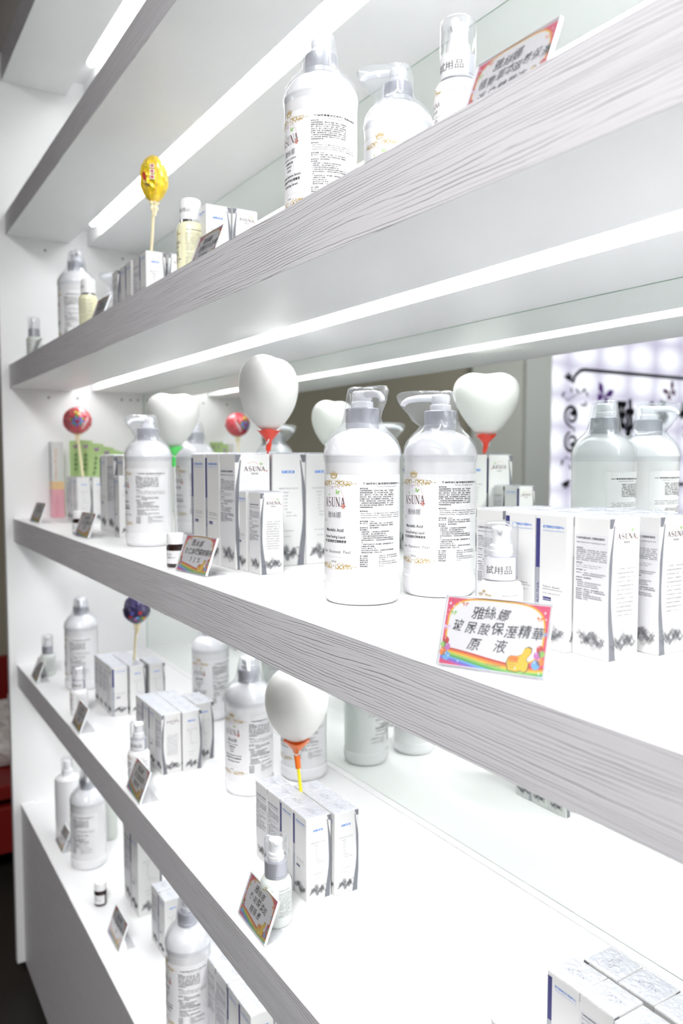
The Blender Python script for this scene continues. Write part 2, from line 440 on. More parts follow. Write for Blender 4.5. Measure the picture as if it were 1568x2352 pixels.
struct('wall_front', MB().box((X0, Y0 - 5, 0), (X1, Y0, ZC), WALLR))
struct('trim_1', MB().box((-2.2, -0.1, 142 + 102), (304, 42, ZC), BULK))
struct('trim_2', MB().box((X0, -283, 0), (X0 + 4, -238.5, ZC), WALLG))
struct('trim_3', MB().box((X0, -307, 0), (X0 + 7, -283, ZC), WALLW))

# ---------------------------------------------------------------- display cabinet
cab = tag(empty('display_cabinet', (0, 0, 0)), 'tall white built-in display cabinet with grey wood-grain shelf fronts and mirror back', 'cabinet')
Z = lambda z: z + 142.0
CW = 300.0; DP = 35.06
top_z = Z(102); bot_z = Z(-136.2)
MB().box((-2.2, -2.0, bot_z), (0, 37, top_z), WHITE).box((-2.2, -2.12, bot_z), (-0.05, -2.0, top_z), GRAIN).build('side_panel', cab)
MB().box((CW, -2.0, bot_z), (CW + 2.2, 37, top_z), WHITE).box((CW + .05, -2.12, bot_z), (CW + 2.2, -2.0, top_z), GRAIN).build('side_panel', cab)
for yy, zz in ((9.5, 16.2), (17.0, 16.3), (29.0, 16.4), (31.5, 16.4), (33.6, 16.4), (9.5, 54.5), (30, 55), (9.5, -24), (30, -24)):
    MB().add([(0.02, yy + .28 * math.cos(t), Z(zz) + .28 * math.sin(t)) for t in [2 * pi * i / 10 for i in range(10)]], [tuple(range(10))], GR).build('dowel_hole', cab)
TUBEM = mat('lit_tube', (1.0, 1.0, 1.0), 0.4, emit=TUBE)
MIRR = mat('mirror_glass', (0.905, 0.945, 0.915), 0.0, metal=1.0)
MEDGE = mat('mirror_edge', (0.45, 0.58, 0.50), 0.3)
shelves = [(102.0, 95.3, 16.0), (62.4, 57.1, 14.5), (24.2, 18.3, 7.8), (-15.6, -21.6, 7.8), (-54.5, -60.2, 7.8)]
for t, b, tx in shelves:
    sh = MB().prism([(0, Z(t)), (DP + 1.5, Z(t)), (DP + 1.5, Z(b)), (20.4, Z(b)), (20.4, Z(b + 3.9)), (15.7, Z(b + 3.9)), (15.7, Z(b)), (0, Z(b))], 0, CW, WHITE).build('shelf', cab)
    MB().box((0, -0.12, Z(b)), (CW, 0.0, Z(t)), GRAIN).build('shelf_front', sh)
    MB().tube([(tx, 18.1, Z(b + 2.2)), (CW - 8, 18.1, Z(b + 2.2))], 0.8, TUBEM, 14).build('light_tube', sh, True)
    lh = MB().box((tx - 1, 17.4, Z(b + 3.0)), (CW - 7, 18.8, Z(b + 3.9)), MATTE).build('light_holder', sh)
sh = MB().box((0, 3.0, Z(-98)), (CW, DP + 1.5, Z(-93.0)), WHITE).build('shelf', cab)
MB().box((0, 0, Z(-98)), (CW, 3.0, Z(-92.3)), WHITE).build('front_rail', sh)
MB().box((0, -0.12, Z(-136.2)), (CW, 0.0, Z(-92.3)), GRAIN).build('kick_panel', cab)
MB().box((0, 0.0, Z(-136.2)), (CW, 2.0, Z(-98)), WHITE).box((2, 6, 0), (CW - 2, 34, Z(-136.2)), mat('plinth_black', (.01, .01, .01), .6)).build('plinth', cab)
lev = [(62.4, 95.3), (24.2, 57.1), (-15.6, 18.3), (-54.5, -21.6), (-93.0, -60.2)]
for lo, hi in lev:
    mr_ = MB().box((0, DP, Z(lo)), (CW, DP + .4, Z(hi)), MIRR).build('mirror', cab)
    MB().box((0, DP - .05, Z(lo) + .0), (CW, DP + .02, Z(lo) + .14), MEDGE).box((0, DP - .05, Z(hi) - .10), (CW, DP + .02, Z(hi)), MEDGE).box((0, DP - .05, Z(lo)), (0.25, DP + .02, Z(hi)), MEDGE).build('glass_edge', mr_)
    MB().box((0, DP - 1.3, Z(lo)), (CW, DP - .06, Z(lo) + .25), WHITE).build('backing_strip', mr_)
# body of carcass behind the mirrors
MB().box((-2.2, 37, bot_z), (CW + 2.2, 38.5, top_z), WHITE).build('back_panel', cab)

# ================================================================= PRODUCTS
def cyl_map(r, z0=0.0):
    return lambda u, v, o: ((r + o) * math.sin(u / r), -(r + o) * math.cos(u / r), v + z0)

def hull(pts):
    pts = sorted(set(pts))
    def half(P_):
        h = []
        for q in P_:
            while len(h) > 1 and (h[-1][0] - h[-2][0]) * (q[1] - h[-2][1]) - (h[-1][1] - h[-2][1]) * (q[0] - h[-2][0]) <= 0: h.pop()
            h.append(q)
        return h
    a = half(pts); b = half(pts[::-1]); return a[:-1] + b[:-1]
def hull_r(h, dx, dy):
    best = 1e9
    for i in range(len(h)):
        (x0, y0), (x1, y1) = h[i], h[(i + 1) % len(h)]
        nx, ny = y1 - y0, -(x1 - x0); d = nx * dx + ny * dy
        if d > 1e-9: best = min(best, (nx * x0 + ny * y0) / d)
    return best

def pump_parts(root, spin, long_=4.2):
    """spin: direction of the spout in the bottle's own frame (0 = towards -Y)"""
    sx, sy = math.sin(spin), -math.cos(spin)
    MB().lathe([(1.75, 18.85), (1.82, 18.9), (1.82, 19.35), (1.76, 19.42), (1.82, 19.5), (1.82, 20.95), (1.72, 21.05), (1.2, 21.08)], SILV, 40).build('pump_collar', root, True)
    MB().lathe([(1.15, 21.0), (1.2, 21.1), (1.2, 21.65), (1.05, 21.75), (0.95, 21.8), (1.05, 21.95), (1.12, 22.3), (1.1, 22.7), (.9, 22.9), (.4, 22.93)], PUMPW, 28).build('pump_head', root, True)
    m = MB(); pts = [(0, 0, 22.5), (sx * 1.2, sy * 1.2, 22.5), (sx * 2.6, sy * 2.6, 22.45), (sx * 3.7, sy * 3.7, 22.25), (sx * long_, sy * long_, 21.9), (sx * (long_ + .12), sy * (long_ + .12), 21.6)]
    m.tube(pts, [.42, .42, .40, .36, .33, .30], PUMPW, 12); m.build('pump_spout', root, True)
    # shrink film drawn from the pump down to the shoulder
    f = MB(); n = 64; rows = []; rnd = random.Random(int(spin * 100) + 5)
    spec = [(23.25, 1.15, 3.3, .3), (23.1, 1.5, 4.2, .6), (22.7, 1.62, 4.4, .65), (22.1, 1.75, 4.3, .6), (21.5, 1.85, 3.9, .7), (20.7, 1.98, 3.1, .7), (19.9, 2.1, 2.4, .8),
            (19.3, 2.3, 0, 0), (18.8, 2.75, 0, 0), (18.2, 3.4, 0, 0), (17.5, 3.92, 0, 0), (16.8, 4.2, 0, 0), (16.2, 4.28, 0, 0), (15.8, 4.29, 0, 0), (15.2, 4.20, 0, 0)]
    wr = [rnd.uniform(-1, 1) for _ in range(n)]
    for i, (z, r, L, tr) in enumerate(spec):
        pts = [(r * math.cos(t), r * math.sin(t)) for t in [2 * pi * k / 24 for k in range(24)]]
        if L: pts += [(sx * L + tr * math.cos(t), sy * L + tr * math.sin(t)) for t in [2 * pi * k / 12 for k in range(12)]]
        h = hull(pts); row = []
        for j in range(n):
            a = 2 * pi * j / n; dx, dy = math.sin(a), -math.cos(a); rr = hull_r(h, dx, dy)
            k = 0.07 if i < 10 else 0.0
            rr += k * (wr[j] * math.sin(i * .9 + j) + .5 * math.sin(j * 1.7 + i))
            row.append((rr * dx, rr * dy, z + (0.10 * wr[(j * 3) % n] if i < 2 else 0)))
        rows.append(row)
    v = [q for r_ in rows for q in r_]
    fs = [(i * n + j, (i + 1) * n + j, (i + 1) * n + (j + 1) % n, i * n + (j + 1) % n) for i in range(len(rows) - 1) for j in range(n)]
    v.append((0, 0, 23.25)); fs += [(len(v) - 1, j, (j + 1) % n) for j in range(n)]
    f.add(v, fs, FILM); f.build('shrink_film', root, True)

def bottle_body(root):
    prof = [(3.3, 0), (3.75, .08), (4.08, .45), (4.22, 1.0), (4.25, 2.1), (4.2, 2.28), (4.12, 2.35), (4.12, 15.7), (4.2, 15.82), (4.24, 15.95), (4.2, 16.1), (4.1, 16.5), (3.85, 17.1), (3.4, 17.75), (2.8, 18.25), (2.1, 18.55), (1.75, 18.7), (1.7, 18.95)]
    MB().lathe(prof, BOTTLE, 64).build('bottle_body', root, True)
def make_bottle(kind, title, eng, vol, fr):
    root = empty('pump_bottle')
    bottle_body(root)
    r = 4.13
    P = Print(cyl_map(r), .012)
    P.rect(-3.6, 3.0, 9.4, 13.9, LABEL, 1, 40)
    front_label(P, fr)
    info_block(P, 3.15, 13.1, 5.75, title, eng, vol)
    P.build('printed_label', root)
    return root
peel0 = make_bottle('peel', '雅絲娜杏仁酸深層煥膚精華原液 35%', 'Home-Peeling Liquid', '1000ml', 'peel')
serum0 = make_bottle('serum', '雅絲娜青春活膚滋養保濕美白原液', 'Arbutin Facil Treatment Essence Serum', '500ml', 'serum')
def bottle(proto, x, y, z, phi, spout, label, group, sc=1.0, pump=True):
    """phi: degrees the label centre is turned from the camera; spout: same for the spout"""
    o = inst(proto, x, y, z, camang(x, y) + R(phi), label, 'bottle', group, (sc, sc, sc))
    if pump:
        pump_parts(o, R(spout - phi))
    return o
S0, S1, S2, S3, S4, S5 = 102.0, 62.4, 24.2, -15.6, -54.5, -93.0
# protos get their parts before any copying, so keep bare prototypes out of the scene until the end
bottles = [
 (serum0, 141.7, 10.1, S2, -59, 180, 'tall white pump bottle on upper shelf, left of the near pair, spout turned away', 'large bottles on the upper shelf', 1),
 (serum0, 140.6, 21.6, S2, -31, -88, 'white pump bottle on upper shelf beside clear-capped sample, spout pointing left', 'large bottles on the upper shelf', 1),
 (serum0, 30.6, 9.8, S2, -86, 10, 'white pump bottle at far end of upper shelf behind small yellow bottle', 'large bottles on the upper shelf', 1),
 (serum0, 14.5, 24.7, S2, -30, -80, 'far white pump bottle by the side panel, half hidden behind boxes', 'large bottles on the upper shelf', 1),
 (peel0, 149.1, 10.9, S3, -47, 29, 'white peeling liquid pump bottle, nearest and left of the central pair', 'large bottles on the middle shelf', 1),
 (peel0, 149.9, 21.1, S3, -45, -85, 'white peeling liquid pump bottle of central pair, spout pointing left', 'large bottles on the middle shelf', 1),
 (peel0, 81.2, 9.4, S3, -76, -50, 'white pump bottle behind the amber vial on the middle shelf', 'large bottles on the middle shelf', 1),
 (peel0, 62.6, 25.7, S3, -60, -52, 'white pump bottle in front of white balloon near the mirror, middle shelf', 'large bottles on the middle shelf', 1),
 (serum0, 29.8, 9.4, S4, -88, 0, 'white pump bottle at far end of fourth shelf beside white carton', 'large bottles on the fourth shelf', .93),
 (serum0, 66.5, 27.0, S4, -38, 170, 'white pump bottle close to mirror, its top hidden by the shelf above', 'large bottles on the fourth shelf', .93),
 (serum0, 104.5, 18.0, S4, -44, 0, 'white pump bottle left of the balloon with orange cup, fourth shelf', 'large bottles on the fourth shelf', .96),
 (serum0, 104.0, 28.6, S4, -62, 0, 'white pump bottle behind the balloon with orange cup, against the mirror', 'large bottles on the fourth shelf', .96),
 (peel0, 40.0, 7.6, S5, -100, 0, 'white pump bottle on bottom shelf beside the plain white spray bottle', 'large bottles on the bottom shelf', .95),
 (serum0, 104.6, 6.9, S5, -70, 180, 'white pump bottle on bottom shelf, nearest one, in front of cartons', 'large bottles on the bottom shelf', (.86, .86, 1.0)),
]
made = []
for pr, x, y, z, phi, sp, lab, grp, sc in bottles:   # copy bare bodies first, add pump parts after
    made.append((inst(pr, x, y, z, camang(x, y) + R(phi), lab, 'bottle', grp, sc if isinstance(sc, tuple) else (sc,) * 3), R(sp - phi)))
for o, a in made: pump_parts(o, a)

# ---------------------------------------------------------------- cartons
def face_map(k, w, h):
    """k: 0 -Y, 1 +X, 2 +Y, 3 -X ; u from left as seen from outside, v up"""
    hw = w / 2
    def mp(u, v, o):
        a, b = u - hw, -hw - o
        for _ in range(k): a, b = -b, a
        return (a, b, v)
    return mp
def smoke_band(P, w, y, seed, n=6):
    rnd = random.Random(seed)
    for k in range(n):
        a0 = rnd.uniform(0, 6); f = rnd.uniform(1.3, 2.3); x0 = rnd.uniform(0, .22) * w + .03; x1 = w - .03 - rnd.uniform(0, .12) * w
        up = []; dn = []
        yy = y + rnd.uniform(-.25, .25)
        for i in range(25):
            t = i / 24; e = math.sin(pi * t) ** .6
            c = yy + .34 * math.sin(a0 + f * 2 * pi * t); th = e * (.09 + .30 * abs(math.sin(a0 * 2 + f * 5 * t)))
            x = x0 + (x1 - x0) * t; up.append((x, c + th)); dn.append((x, c - th))
        P.poly(up + dn[::-1], SMOKE, 1 + k * .25)
def silver_curve(P, w, h, left, m=None):
    m = m or SEDGE
    def X(x): return x if left else w - x
    def pl(pts):
        q = [(X(a), b) for a, b in pts]
        P.poly(q if left else q[::-1], m, 1)
    pl([(0.0, h - .02), (0, h * .93), (.34, h * .93), (.60, h - .02)])
    n = 14; a = []; b = []
    for i in range(n + 1):
        t = i / n; y = h * .95 * (1 - t)
        c = .22 + .16 * math.sin(t * pi * 1.5 + 2.6) - .05 * t; wd = .035 + .17 * t ** 1.5 + .07 * math.exp(-((t - .35) / .17) ** 2)
        a.append((max(.0, (c - wd) * 1.8), y)); b.append(((c + wd) * 1.8, y))
    q = [(X(x), y) for x, y in a]; q2 = [(X(x), y) for x, y in b]
    vs = q + q2; fs = [(i, i + n + 1, i + n + 2, i + 1) if not left else (i, i + 1, i + n + 2, i + n + 1) for i in range(n)]
    P.put(vs, fs, m, 1)
def carton(w, h, name, seed=1):
    root = empty(name)
    body = MB().box((-w / 2, -w / 2, 0), (w / 2, w / 2, h), CARD, .05).build('carton_body', root)
    # lid flap with its open seam on the left side
    e = .04
    MB().box((-w / 2 + e, -w / 2 + e, h), (w / 2 - e, w / 2 - e, h + .05), CARD).build('lid_flap', root)
    P = Print(face_map(0, w, h), .008)           # A: ingredients
    P.rect(.12, h * .18, w - .12, h * .88, BOXLAB, .5)
    P.text('雅絲娜玻尿酸長效保濕精華高濃原液', .25, h * .845, .19, GR, width=w * .8, bold=.02); P.text('High-Hyaluronic Long-lasting Serum', .25, h * .815, .19, GR, width=w * .82)
    y = h * .775; lh = .158; g = .125
    def ln(t, dx=0.0, b=0):
        nonlocal y
        P.text(t, .28 + dx, y, g, GR, sx=min(1, (w * .86 - dx) / (len(t) * g * (.56 if t[:1].isascii() else 1))), bold=b); y -= lh
    ln('◆產品功能：', b=.02)
    for t in LINES_A[:6]: ln(t)
    y -= lh * .5; ln('◆產品成份：', b=.02); ln('Pure Water・Hyaluronic Acid・Marine Collagen・'); ln('Glycerol・Plant Extracts・Butylene Glycol・')
    y -= lh * .5; ln('◆產品容量：30ml', b=.02); y -= lh * .5; ln('◆使用方式：早晚使用，潔面後取適量塗抹全臉按摩'); ln('　　　　　避開眼周與唇部肌膚輕拍至吸收即可。'); y -= lh * .4; ln('◆適用對象：適合各種膚質。', b=.02)
    y -= lh * .4; ln('◆注意事項：', b=.02)
    for t in LINES_C[:3]: ln(t)
    y -= lh * .4
    for a, b in LINES_D: ln('◆' + a + '：' + b, b=.01)
    smoke_band(P, w, h * .125, seed)
    Pc = Print(face_map(1, w, h), .008)          # C: logo
    silver_curve(Pc, w, h, True)
    asuna(Pc, w * .56, h * .855, w * .62, .42, PLUM)
    Pc.text('雅絲娜', w * .56, h * .825, .2, GR, align='C', width=w * .2)
    Pc.stroke([(w * .5 + .6 * math.cos(t), h * .90 + .35 * math.sin(t)) for t in [.1 + 2.5 * i / 8 for i in range(9)]], .02, SALMON); butterfly(Pc, w * .74, h * .915, .14, LGREEN, -.4); Pc.disc(w * .90, h * .855, .07, RED, 2, n=7)
    paras = ['2015年的春天，一份魅力的肌膚', '從溫醫生漾的靈魂再出發', '在完美肌膚的傳說中，一直', '守候您美麗，肌膚時光印', '追求完美與您時尚美印象', '夢想，離您日常生命技術',
             '的發揮術，從清淨澄明肌', '美麗的發現及每一次蛻變', '生物科技及海洋的恩賜讓', '您的肌膚時年幸福青春', '重現最精美細緻頂級呵護', '充滿喜悅十年封閉之美。']
    for k, t in enumerate(paras): Pc.text(t, w * .26, h * (.64 - .030 * k), .15, LG, width=w * .60 * min(1, len(t) / 12), bold=.01)
    smoke_band(Pc, w, h * .135, seed + 1); Pc.text('http://www.asunaservice.com', w * .28, h * .03, .14, LG, width=w * .62)
    Pb = Print(face_map(2, w, h), .008)          # B: brand
    Pb.rect(.10, h * .60, .55, h * .97, NAVY, 1); Pb.rect(.10, .05, .55, h * .60, SILI, 1); Pb.rect(.02, .05, .10, h * .97, SILI, 1); Pb.rect(.55, .05, .62, h * .97, WHT, 1)
    Pb.text('ASUNA', .5, h * .33, .40, NAVY, rot=R(90), width=1.75)
    Pb.text('韻麗醫美生技研發中心', .85, h * .905, .24, BLUE, width=w * .66, bold=.02); Pb.text('Asia Medical Sense & M Science', .85, h * .88, .15, BLUE, width=w * .66)
    Pb.text('Fashion  Beauty', .95, h * .46, .22, GR, width=w * .52); Pb.rect(.9, h * .445, w * .88, h * .4475, K, 1); Pb.text('SKIN CARE PRODUCT', .92, h * .41, .19, LG, width=w * .56)
    Pb.rect(.95, h * .36, 1.85, h * .388, NAVY, 1.5); Pb.text('Boutique', 1.0, h * .367, .19, WHT, 2.4, width=.8, bold=.01)
    smoke_band(Pb, w, h * .12, seed + 2)
    Pd = Print(face_map(3, w, h), .008)          # D: blue badge
    silver_curve(Pd, w, h, False)
    Pd.rect(w * .28, h * .832, w * .66, h * .856, BLUE, 1); Pd.text('雅 絲 娜', w * .31, h * .836, .22, WHT, 2.2, width=w * .32, bold=.03)
    Pd.text('瑞麗醫美生技研發中心專門研發', w * .47, h * .69, .17, LG, align='C', width=w * .58)
    for k, t in enumerate(['煥顏煥膚', '立肌霜', '美白', '活膚', '保濕', '抗皺', '修護乳霜', '其他肌膚．專業品']): Pd.text(t, w * .40, h * (.655 - .030 * k), .16, LG, align='C' if k < 6 else 'L', width=.145 * len(t))
    Pd.text('醫美研究所監製專業保養品', w * .45, h * .31, .15, LG, align='C', width=w * .38); Pd.text('台灣製造安心', w * .45, h * .26, .14, LG, align='C')
    smoke_band(Pd, w * .85, h * .125, seed + 3)
    for q in (Pc, Pb, Pd):
        o_ = len(P.v); P.v += q.v
        ids = [P.mi(m) for m in q.mats]
        for f_, mi_ in zip(q.f, q.m): P.f.append([a + o_ for a in f_]); P.m.append(ids[mi_])
    top = Print(lambda u, v, o: (u, v, h + .06 + o), .006)
    asuna(top, 0, -.05, w * .55, .38, LG); top.text('雅絲娜', 0, -.4, .2, LG, align='C')
    for m_ in top.mats: pass
    o_ = len(P.v); P.v += top.v; ids = [P.mi(m) for m in top.mats]
    for f_, mi_ in zip(top.f, top.m): P.f.append([a + o_ for a in f_]); P.m.append(ids[mi_])
    P.build('printing', root)
    n = 10; rnd = random.Random(seed); v = []; f = []
    for i in range(n + 1):
        for j in range(n + 1):
            a, b = i / n, j / n; edge = min(a, 1 - a, b, 1 - b)
            v.append((-w / 2 + w * a, -w / 2 + w * b, h + .09 + (rnd.uniform(0, .11) if edge > 0.05 else -.07)))
    for i in range(n):
        for j in range(n):
            q = i * (n + 1) + j; f += [(q, q + n + 1, q + n + 2), (q, q + n + 2, q + 1)]
    hw = w / 2 + .035
    fm = MB(); fm.add(v, f, FILMTOP)
    fm.build('shrink_film', root)
    return root
small = carton(3.5, 11.0, 'skincare_carton', 3)
AC, DA, BD, CB = 0, R(90), R(180), R(-90)
cartons = []
def C(x, y, z, rot, label, group, s=1.0, sh=1.0, jit=1.0):
    # x, y: the corner nearest the camera (right, front) -> centre
    hw = 1.75 * s; rj = R(random.uniform(-1.2, 1.2) * jit)
    return cartons.append((x - hw, y + hw, z, rot + rj, label, group, s, sh))
def grid(n, xr, y, z, dx, rots, group, where, row, s=1.0, sh=1.0, skip=()):
    names = ['nearest', 'second', 'third', 'fourth', 'fifth', 'sixth']
    for k in range(n):
        if k in skip: continue
        C(xr - k * dx, y, z, rots[min(k, len(rots) - 1)], f'white skincare carton, {names[k]} in {row} row of {where}', group, s, sh)
# middle shelf, near group (front row by the sample bottle)
g = 'cartons beside the clear-capped sample bottle'; w_ = 'near middle-shelf group'
C(181.8, 11.9, S3, AC, f'white skincare carton with fine print and word mark, foremost of {w_}', g)
C(178.2, 11.3, S3, BD, f'white carton with navy stripe and silver edge, second in front row of {w_}', g)
C(174.5, 11.4, S3, BD, f'white carton with navy stripe behind sample bottle cap, third in {w_}', g)
C(170.3, 11.8, S3, AC, f'white skincare carton left of sample bottle cap in {w_}', g)
C(182.6, 16.8, S3, AC, f'white skincare carton at right edge, second row of {w_}', g)
C(178.6, 15.6, S3, DA, f'white skincare carton, middle of second row in {w_}', g)
C(174.8, 15.4, S3, AC, f'white skincare carton, third in second row of {w_}', g)
C(171.0, 15.6, S3, BD, f'white skincare carton, far end of second row in {w_}', g)
C(178.8, 19.4, S3, CB, f'white skincare carton, back row nearest the mirror in {w_}', g)
C(175.0, 19.2, S3, CB, f'white skincare carton, back row middle in {w_}', g)
# tall block
g = 'tall cartons under the red-cupped balloon'; w_ = 'tall block under red-cupped balloon'
T = 5.4 / 3.5; TH = 16.2 / 11.0
rr = [[AC, BD, BD], [BD, AC, AC], [BD, CB, CB]]
for j in range(3):
    for k in range(3):
        C(120.0 - k * 5.55, 8.9 + (0, 5.8, 11.3)[j], S3, rr[j][k], f'tall white carton, {["nearest", "middle", "farthest"][k]} of {["front", "second", "mirror-side"][j]} row in {w_}', g, T, TH, .3)
C(126.2, 9.7, S3, AC, 'short white carton standing before tall block, right one of two', 'two short cartons before the tall block')
C(122.2, 9.5, S3, BD, 'short white carton with navy stripe before tall block, left one of two', 'two short cartons before the tall block')
# middle shelf, far left
g = 'tall cartons left of the amber vial bottle'
C(50.6, 10.3, S3, BD, 'tall white carton with navy stripe, first of far middle-shelf pair', g, 5.0 / 3.5, TH)
C(56.0, 10.3, S3, AC, 'tall white carton with fine print, between two others at far middle shelf', g, 5.0 / 3.5, TH)
C(62.0, 10.6, S3, BD, 'tall white carton beside the white pump bottle, far middle shelf', g, 5.0 / 3.5, TH)
C(65.6, 8.6, S3, BD, 'short white carton tucked beside pump bottle, far middle shelf', g, 1, 1.1)
g = 'cartons holding up the foil lollipop'
for j, yy in enumerate((10.5, 14.2)):
    for k in range(3):
        if j == 1 and k > 0: continue
        C(24.5 - k * 3.6, yy, S3, BD if k < 2 else AC, f'small white carton, {["nearest", "middle", "farthest"][k]} of {["front", "rear"][j]} row under red lollipop', g)
# upper shelf
g = 'cartons under the yellow lollipop'
for k, rt in enumerate((BD, AC, BD, BD, AC)):
    C(87.6 - k * 4.1, 7.4 + (k % 2) * .2, S2, rt, f'small white carton, {["nearest", "second", "third", "fourth", "fifth"][k]} of row under yellow lollipop', g)
C(87.8, 11.4, S2, AC, 'small white carton behind the row, next to yellow toner bottle', g)
g = 'two cartons behind the tilted price card'
C(116.4, 6.5, S2, BD, 'small white carton with blue badge behind yellow toner and card, left of two', g, 1.08)
C(116.6, 10.4, S2, AC, 'small white carton with word mark behind card, right of two, upper shelf', g, 1.1)
# fourth shelf
g = 'cartons under the orange-cupped balloon'; w_ = 'block under orange-cupped balloon'
grid(4, 139.6, 9.1, S4, 3.55, (BD, BD, AC, AC), g, w_, 'front', sh=.95)
grid(3, 140.2, 12.8, S4, 3.55, (BD, BD, AC), g, w_, 'back', sh=.95, skip=())
g = 'cartons behind the small sample bottle'; w_ = 'ten-carton block'
grid(4, 91.8, 7.5, S4, 3.55, (AC, BD, BD, AC), g, w_, 'front', sh=.95)
grid(4, 92.2, 11.1, S4, 3.55, (BD, BD, AC, AC), g, w_, 'middle', sh=.95)
grid(2, 88.9, 14.8, S4, 3.55, (BD, BD), g, w_, 'mirror-side', sh=.95)
g = 'cartons round the dark lollipop'; w_ = 'block round dark lollipop'
grid(4, 56.0, 9.1, S4, 3.4, (CB, AC, AC, AC), g, w_, 'front', .97, .95)
grid(4, 57.0, 12.7, S4, 3.4, (BD, BD, AC, AC), g, w_, 'middle', .97, .95)
grid(2, 57.4, 16.8, S4, 3.4, (BD, BD), g, w_, 'mirror-side', .97, .95)
C(16.0, 10.5, S4, AC, 'plain white carton at far end of fourth shelf behind pump bottle', None, 1.2, 1.25)
g = 'cartons at the lower right corner'; w_ = 'lower right corner block'
grid(2, 182.7, 12.6, S4, 3.55, (AC, BD), g, w_, 'front', sh=.96)
grid(2, 183.4, 16.4, S4, 3.6, (BD, CB), g, w_, 'middle', sh=.96)
C(186.4, 12.3, S4, AC, f'white skincare carton at frame edge, front row of {w_}', g, 1, .96)
C(187.0, 16.3, S4, AC, f'white skincare carton at frame edge, middle row of {w_}', g, 1, .96)
# bottom shelf
g = 'tall cartons on the bottom shelf'
C(67.8, 10.3, S5, BD, 'tall white carton on bottom shelf left of small cartons', g, 5.0 / 3.5, TH)
C(62.6, 10.5, S5, AC, 'tall white carton on bottom shelf, farther one, beside its twin', g, 5.0 / 3.5, TH)
g = 'small cartons on the bottom shelf'
C(83.5, 10.3, S5, BD, 'small white carton on bottom shelf behind pump bottle, nearest of four', g)
C(79.7, 10.3, S5, AC, 'small white carton on bottom shelf, far one of front row', g)
C(84.2, 13.9, S5, BD, 'small white carton on bottom shelf, near one of rear row', g)
C(80.5, 13.9, S5, AC, 'small white carton on bottom shelf, far one of rear row', g)
g = 'large cartons right of the bottom-shelf bottle'
for k in range(5):
    C(123.0 - k * 4.25, 9.2, S5, (BD, BD, AC, AC, AC)[k], f'white carton, {["nearest", "second", "third", "fourth", "farthest"][k]} of front row right of bottom-shelf pump bottle', g, 1.2, 1.23)
for k in range(3):
    C(122.6 - k * 4.25, 13.6, S5, (BD, AC, AC)[k], f'white carton, {["nearest", "middle", "farthest"][k]} of rear row right of bottom-shelf pump bottle', g, 1.2, 1.23)
for x, y, z, rt, lab, grp, s, sh in cartons:
    inst(small, x, y, z, rt, lab, 'box', grp, (s, s, sh))

# ---------------------------------------------------------------- sample bottles
def tinytext(P, x0, x1, ytop, rows, m, g=.11, lh=.15):
    for k in range(rows):
        t = (LINES_A + LINES_C)[k % 18]
        P.text(t, x0, ytop - k * lh, g, m, width=(x1 - x0) * (1 if k % 4 else .7))
def sample(body_m, collar_label, name='serum_sample_bottle'):
    root = empty(name)
    MB().lathe([(1.5, 0), (1.72, .06), (1.83, .3), (1.85, .7), (1.85, 4.7), (1.8, 5.1), (1.6, 5.45), (1.25, 5.6), (1.2, 5.75)], body_m, 40).build('bottle_body', root, True)
    MB().lathe([(1.33, 5.7), (1.36, 5.72), (1.36, 5.95), (1.30, 5.97), (1.36, 6.0), (1.36, 7.55), (1.28, 7.6), (1.0, 7.6)], SILV, 36).build('collar', root, True)
    MB().lathe([(.95, 7.6), (.98, 7.7), (.98, 8.05), (.93, 8.1), (.93, 8.45), (.88, 8.5), (.75, 8.6), (.75, 9.6), (.82, 9.75), (.80, 9.95), (.6, 10.02)], MATTE, 28).tube([(0, -.3, 9.75), (0, -.9, 9.85), (0, -1.12, 9.75)], [.3, .24, .16], MATTE, 10).build('pump', root, True)
    MB().lathe([(1.40, 7.62), (1.42, 7.64), (1.42, 9.9), (1.36, 10.2), (1.15, 10.4), (.7, 10.47), (.15, 10.48)], CLEARCAP, 36, cap0=False).build('clear_cap', root, True)
    P = Print(cyl_map(1.86), .01)
    scroll(P, -1.2, 4.55, 1.8, GOLD, crown=True); asuna(P, -1.2, 3.5, 1.35, .36, PLUM); P.text('雅絲娜', -1.2, 3.1, .26, GR, align='C')
    for k, t in enumerate(('Hydrate system', '白藜蘆醇', '植物草本', 'Arbutin Essence Serum', '熊果素滋養淨白精華液', 'Hydrating Serum')): P.text(t, -1.2, 2.75 - .28 * k, .16, K, align='C', width=min(1.5, .13 * len(t) + .3))
    P.text('雅絲娜玻尿酸保濕精華液', .35, 4.5, .15, GR, width=1.5); tinytext(P, .3, 2.3, 4.2, 20, GR)
    P.build('printed_label', root)
    if collar_label:
        Q = Print(cyl_map(1.37), .012); Q.rect(-1.9, 5.75, 1.6, 7.55, WHT, 1, 24); Q.text('試用品', 0, 6.3, .72, K, 2.2, align='C', width=2.3, res=2); Q.build('paper_sticker', root)
    return root
sampA = sample(FROSTW, True); sampB = sample(FROST, False)
def S(proto, x, y, z, phi, label, grp='serum sample bottles', sc=1.0): inst(proto, x, y, z, camang(x, y) + R(phi), label, 'bottle', grp, (sc,) * 3)
S(sampA, 173.7, 8.4, S3, -8, 'clear-capped sample bottle behind large price card, middle shelf', sc=1.0)
S(sampA, 171.0, 5.6, S2, -30, 'clear-capped sample bottle on upper shelf by pink price card', sc=1.02)
S(sampB, 141.0, 4.2, S4, 0, 'frosted sample bottle with silver collar beside lower price card')
S(sampA, 92.3, 3.3, S4, -25, 'frosted sample bottle before ten-carton block, fourth shelf', sc=1.0)
S(sampA, 50.5, 3.6, S4, -25, 'frosted sample bottle before block round dark lollipop, fourth shelf')
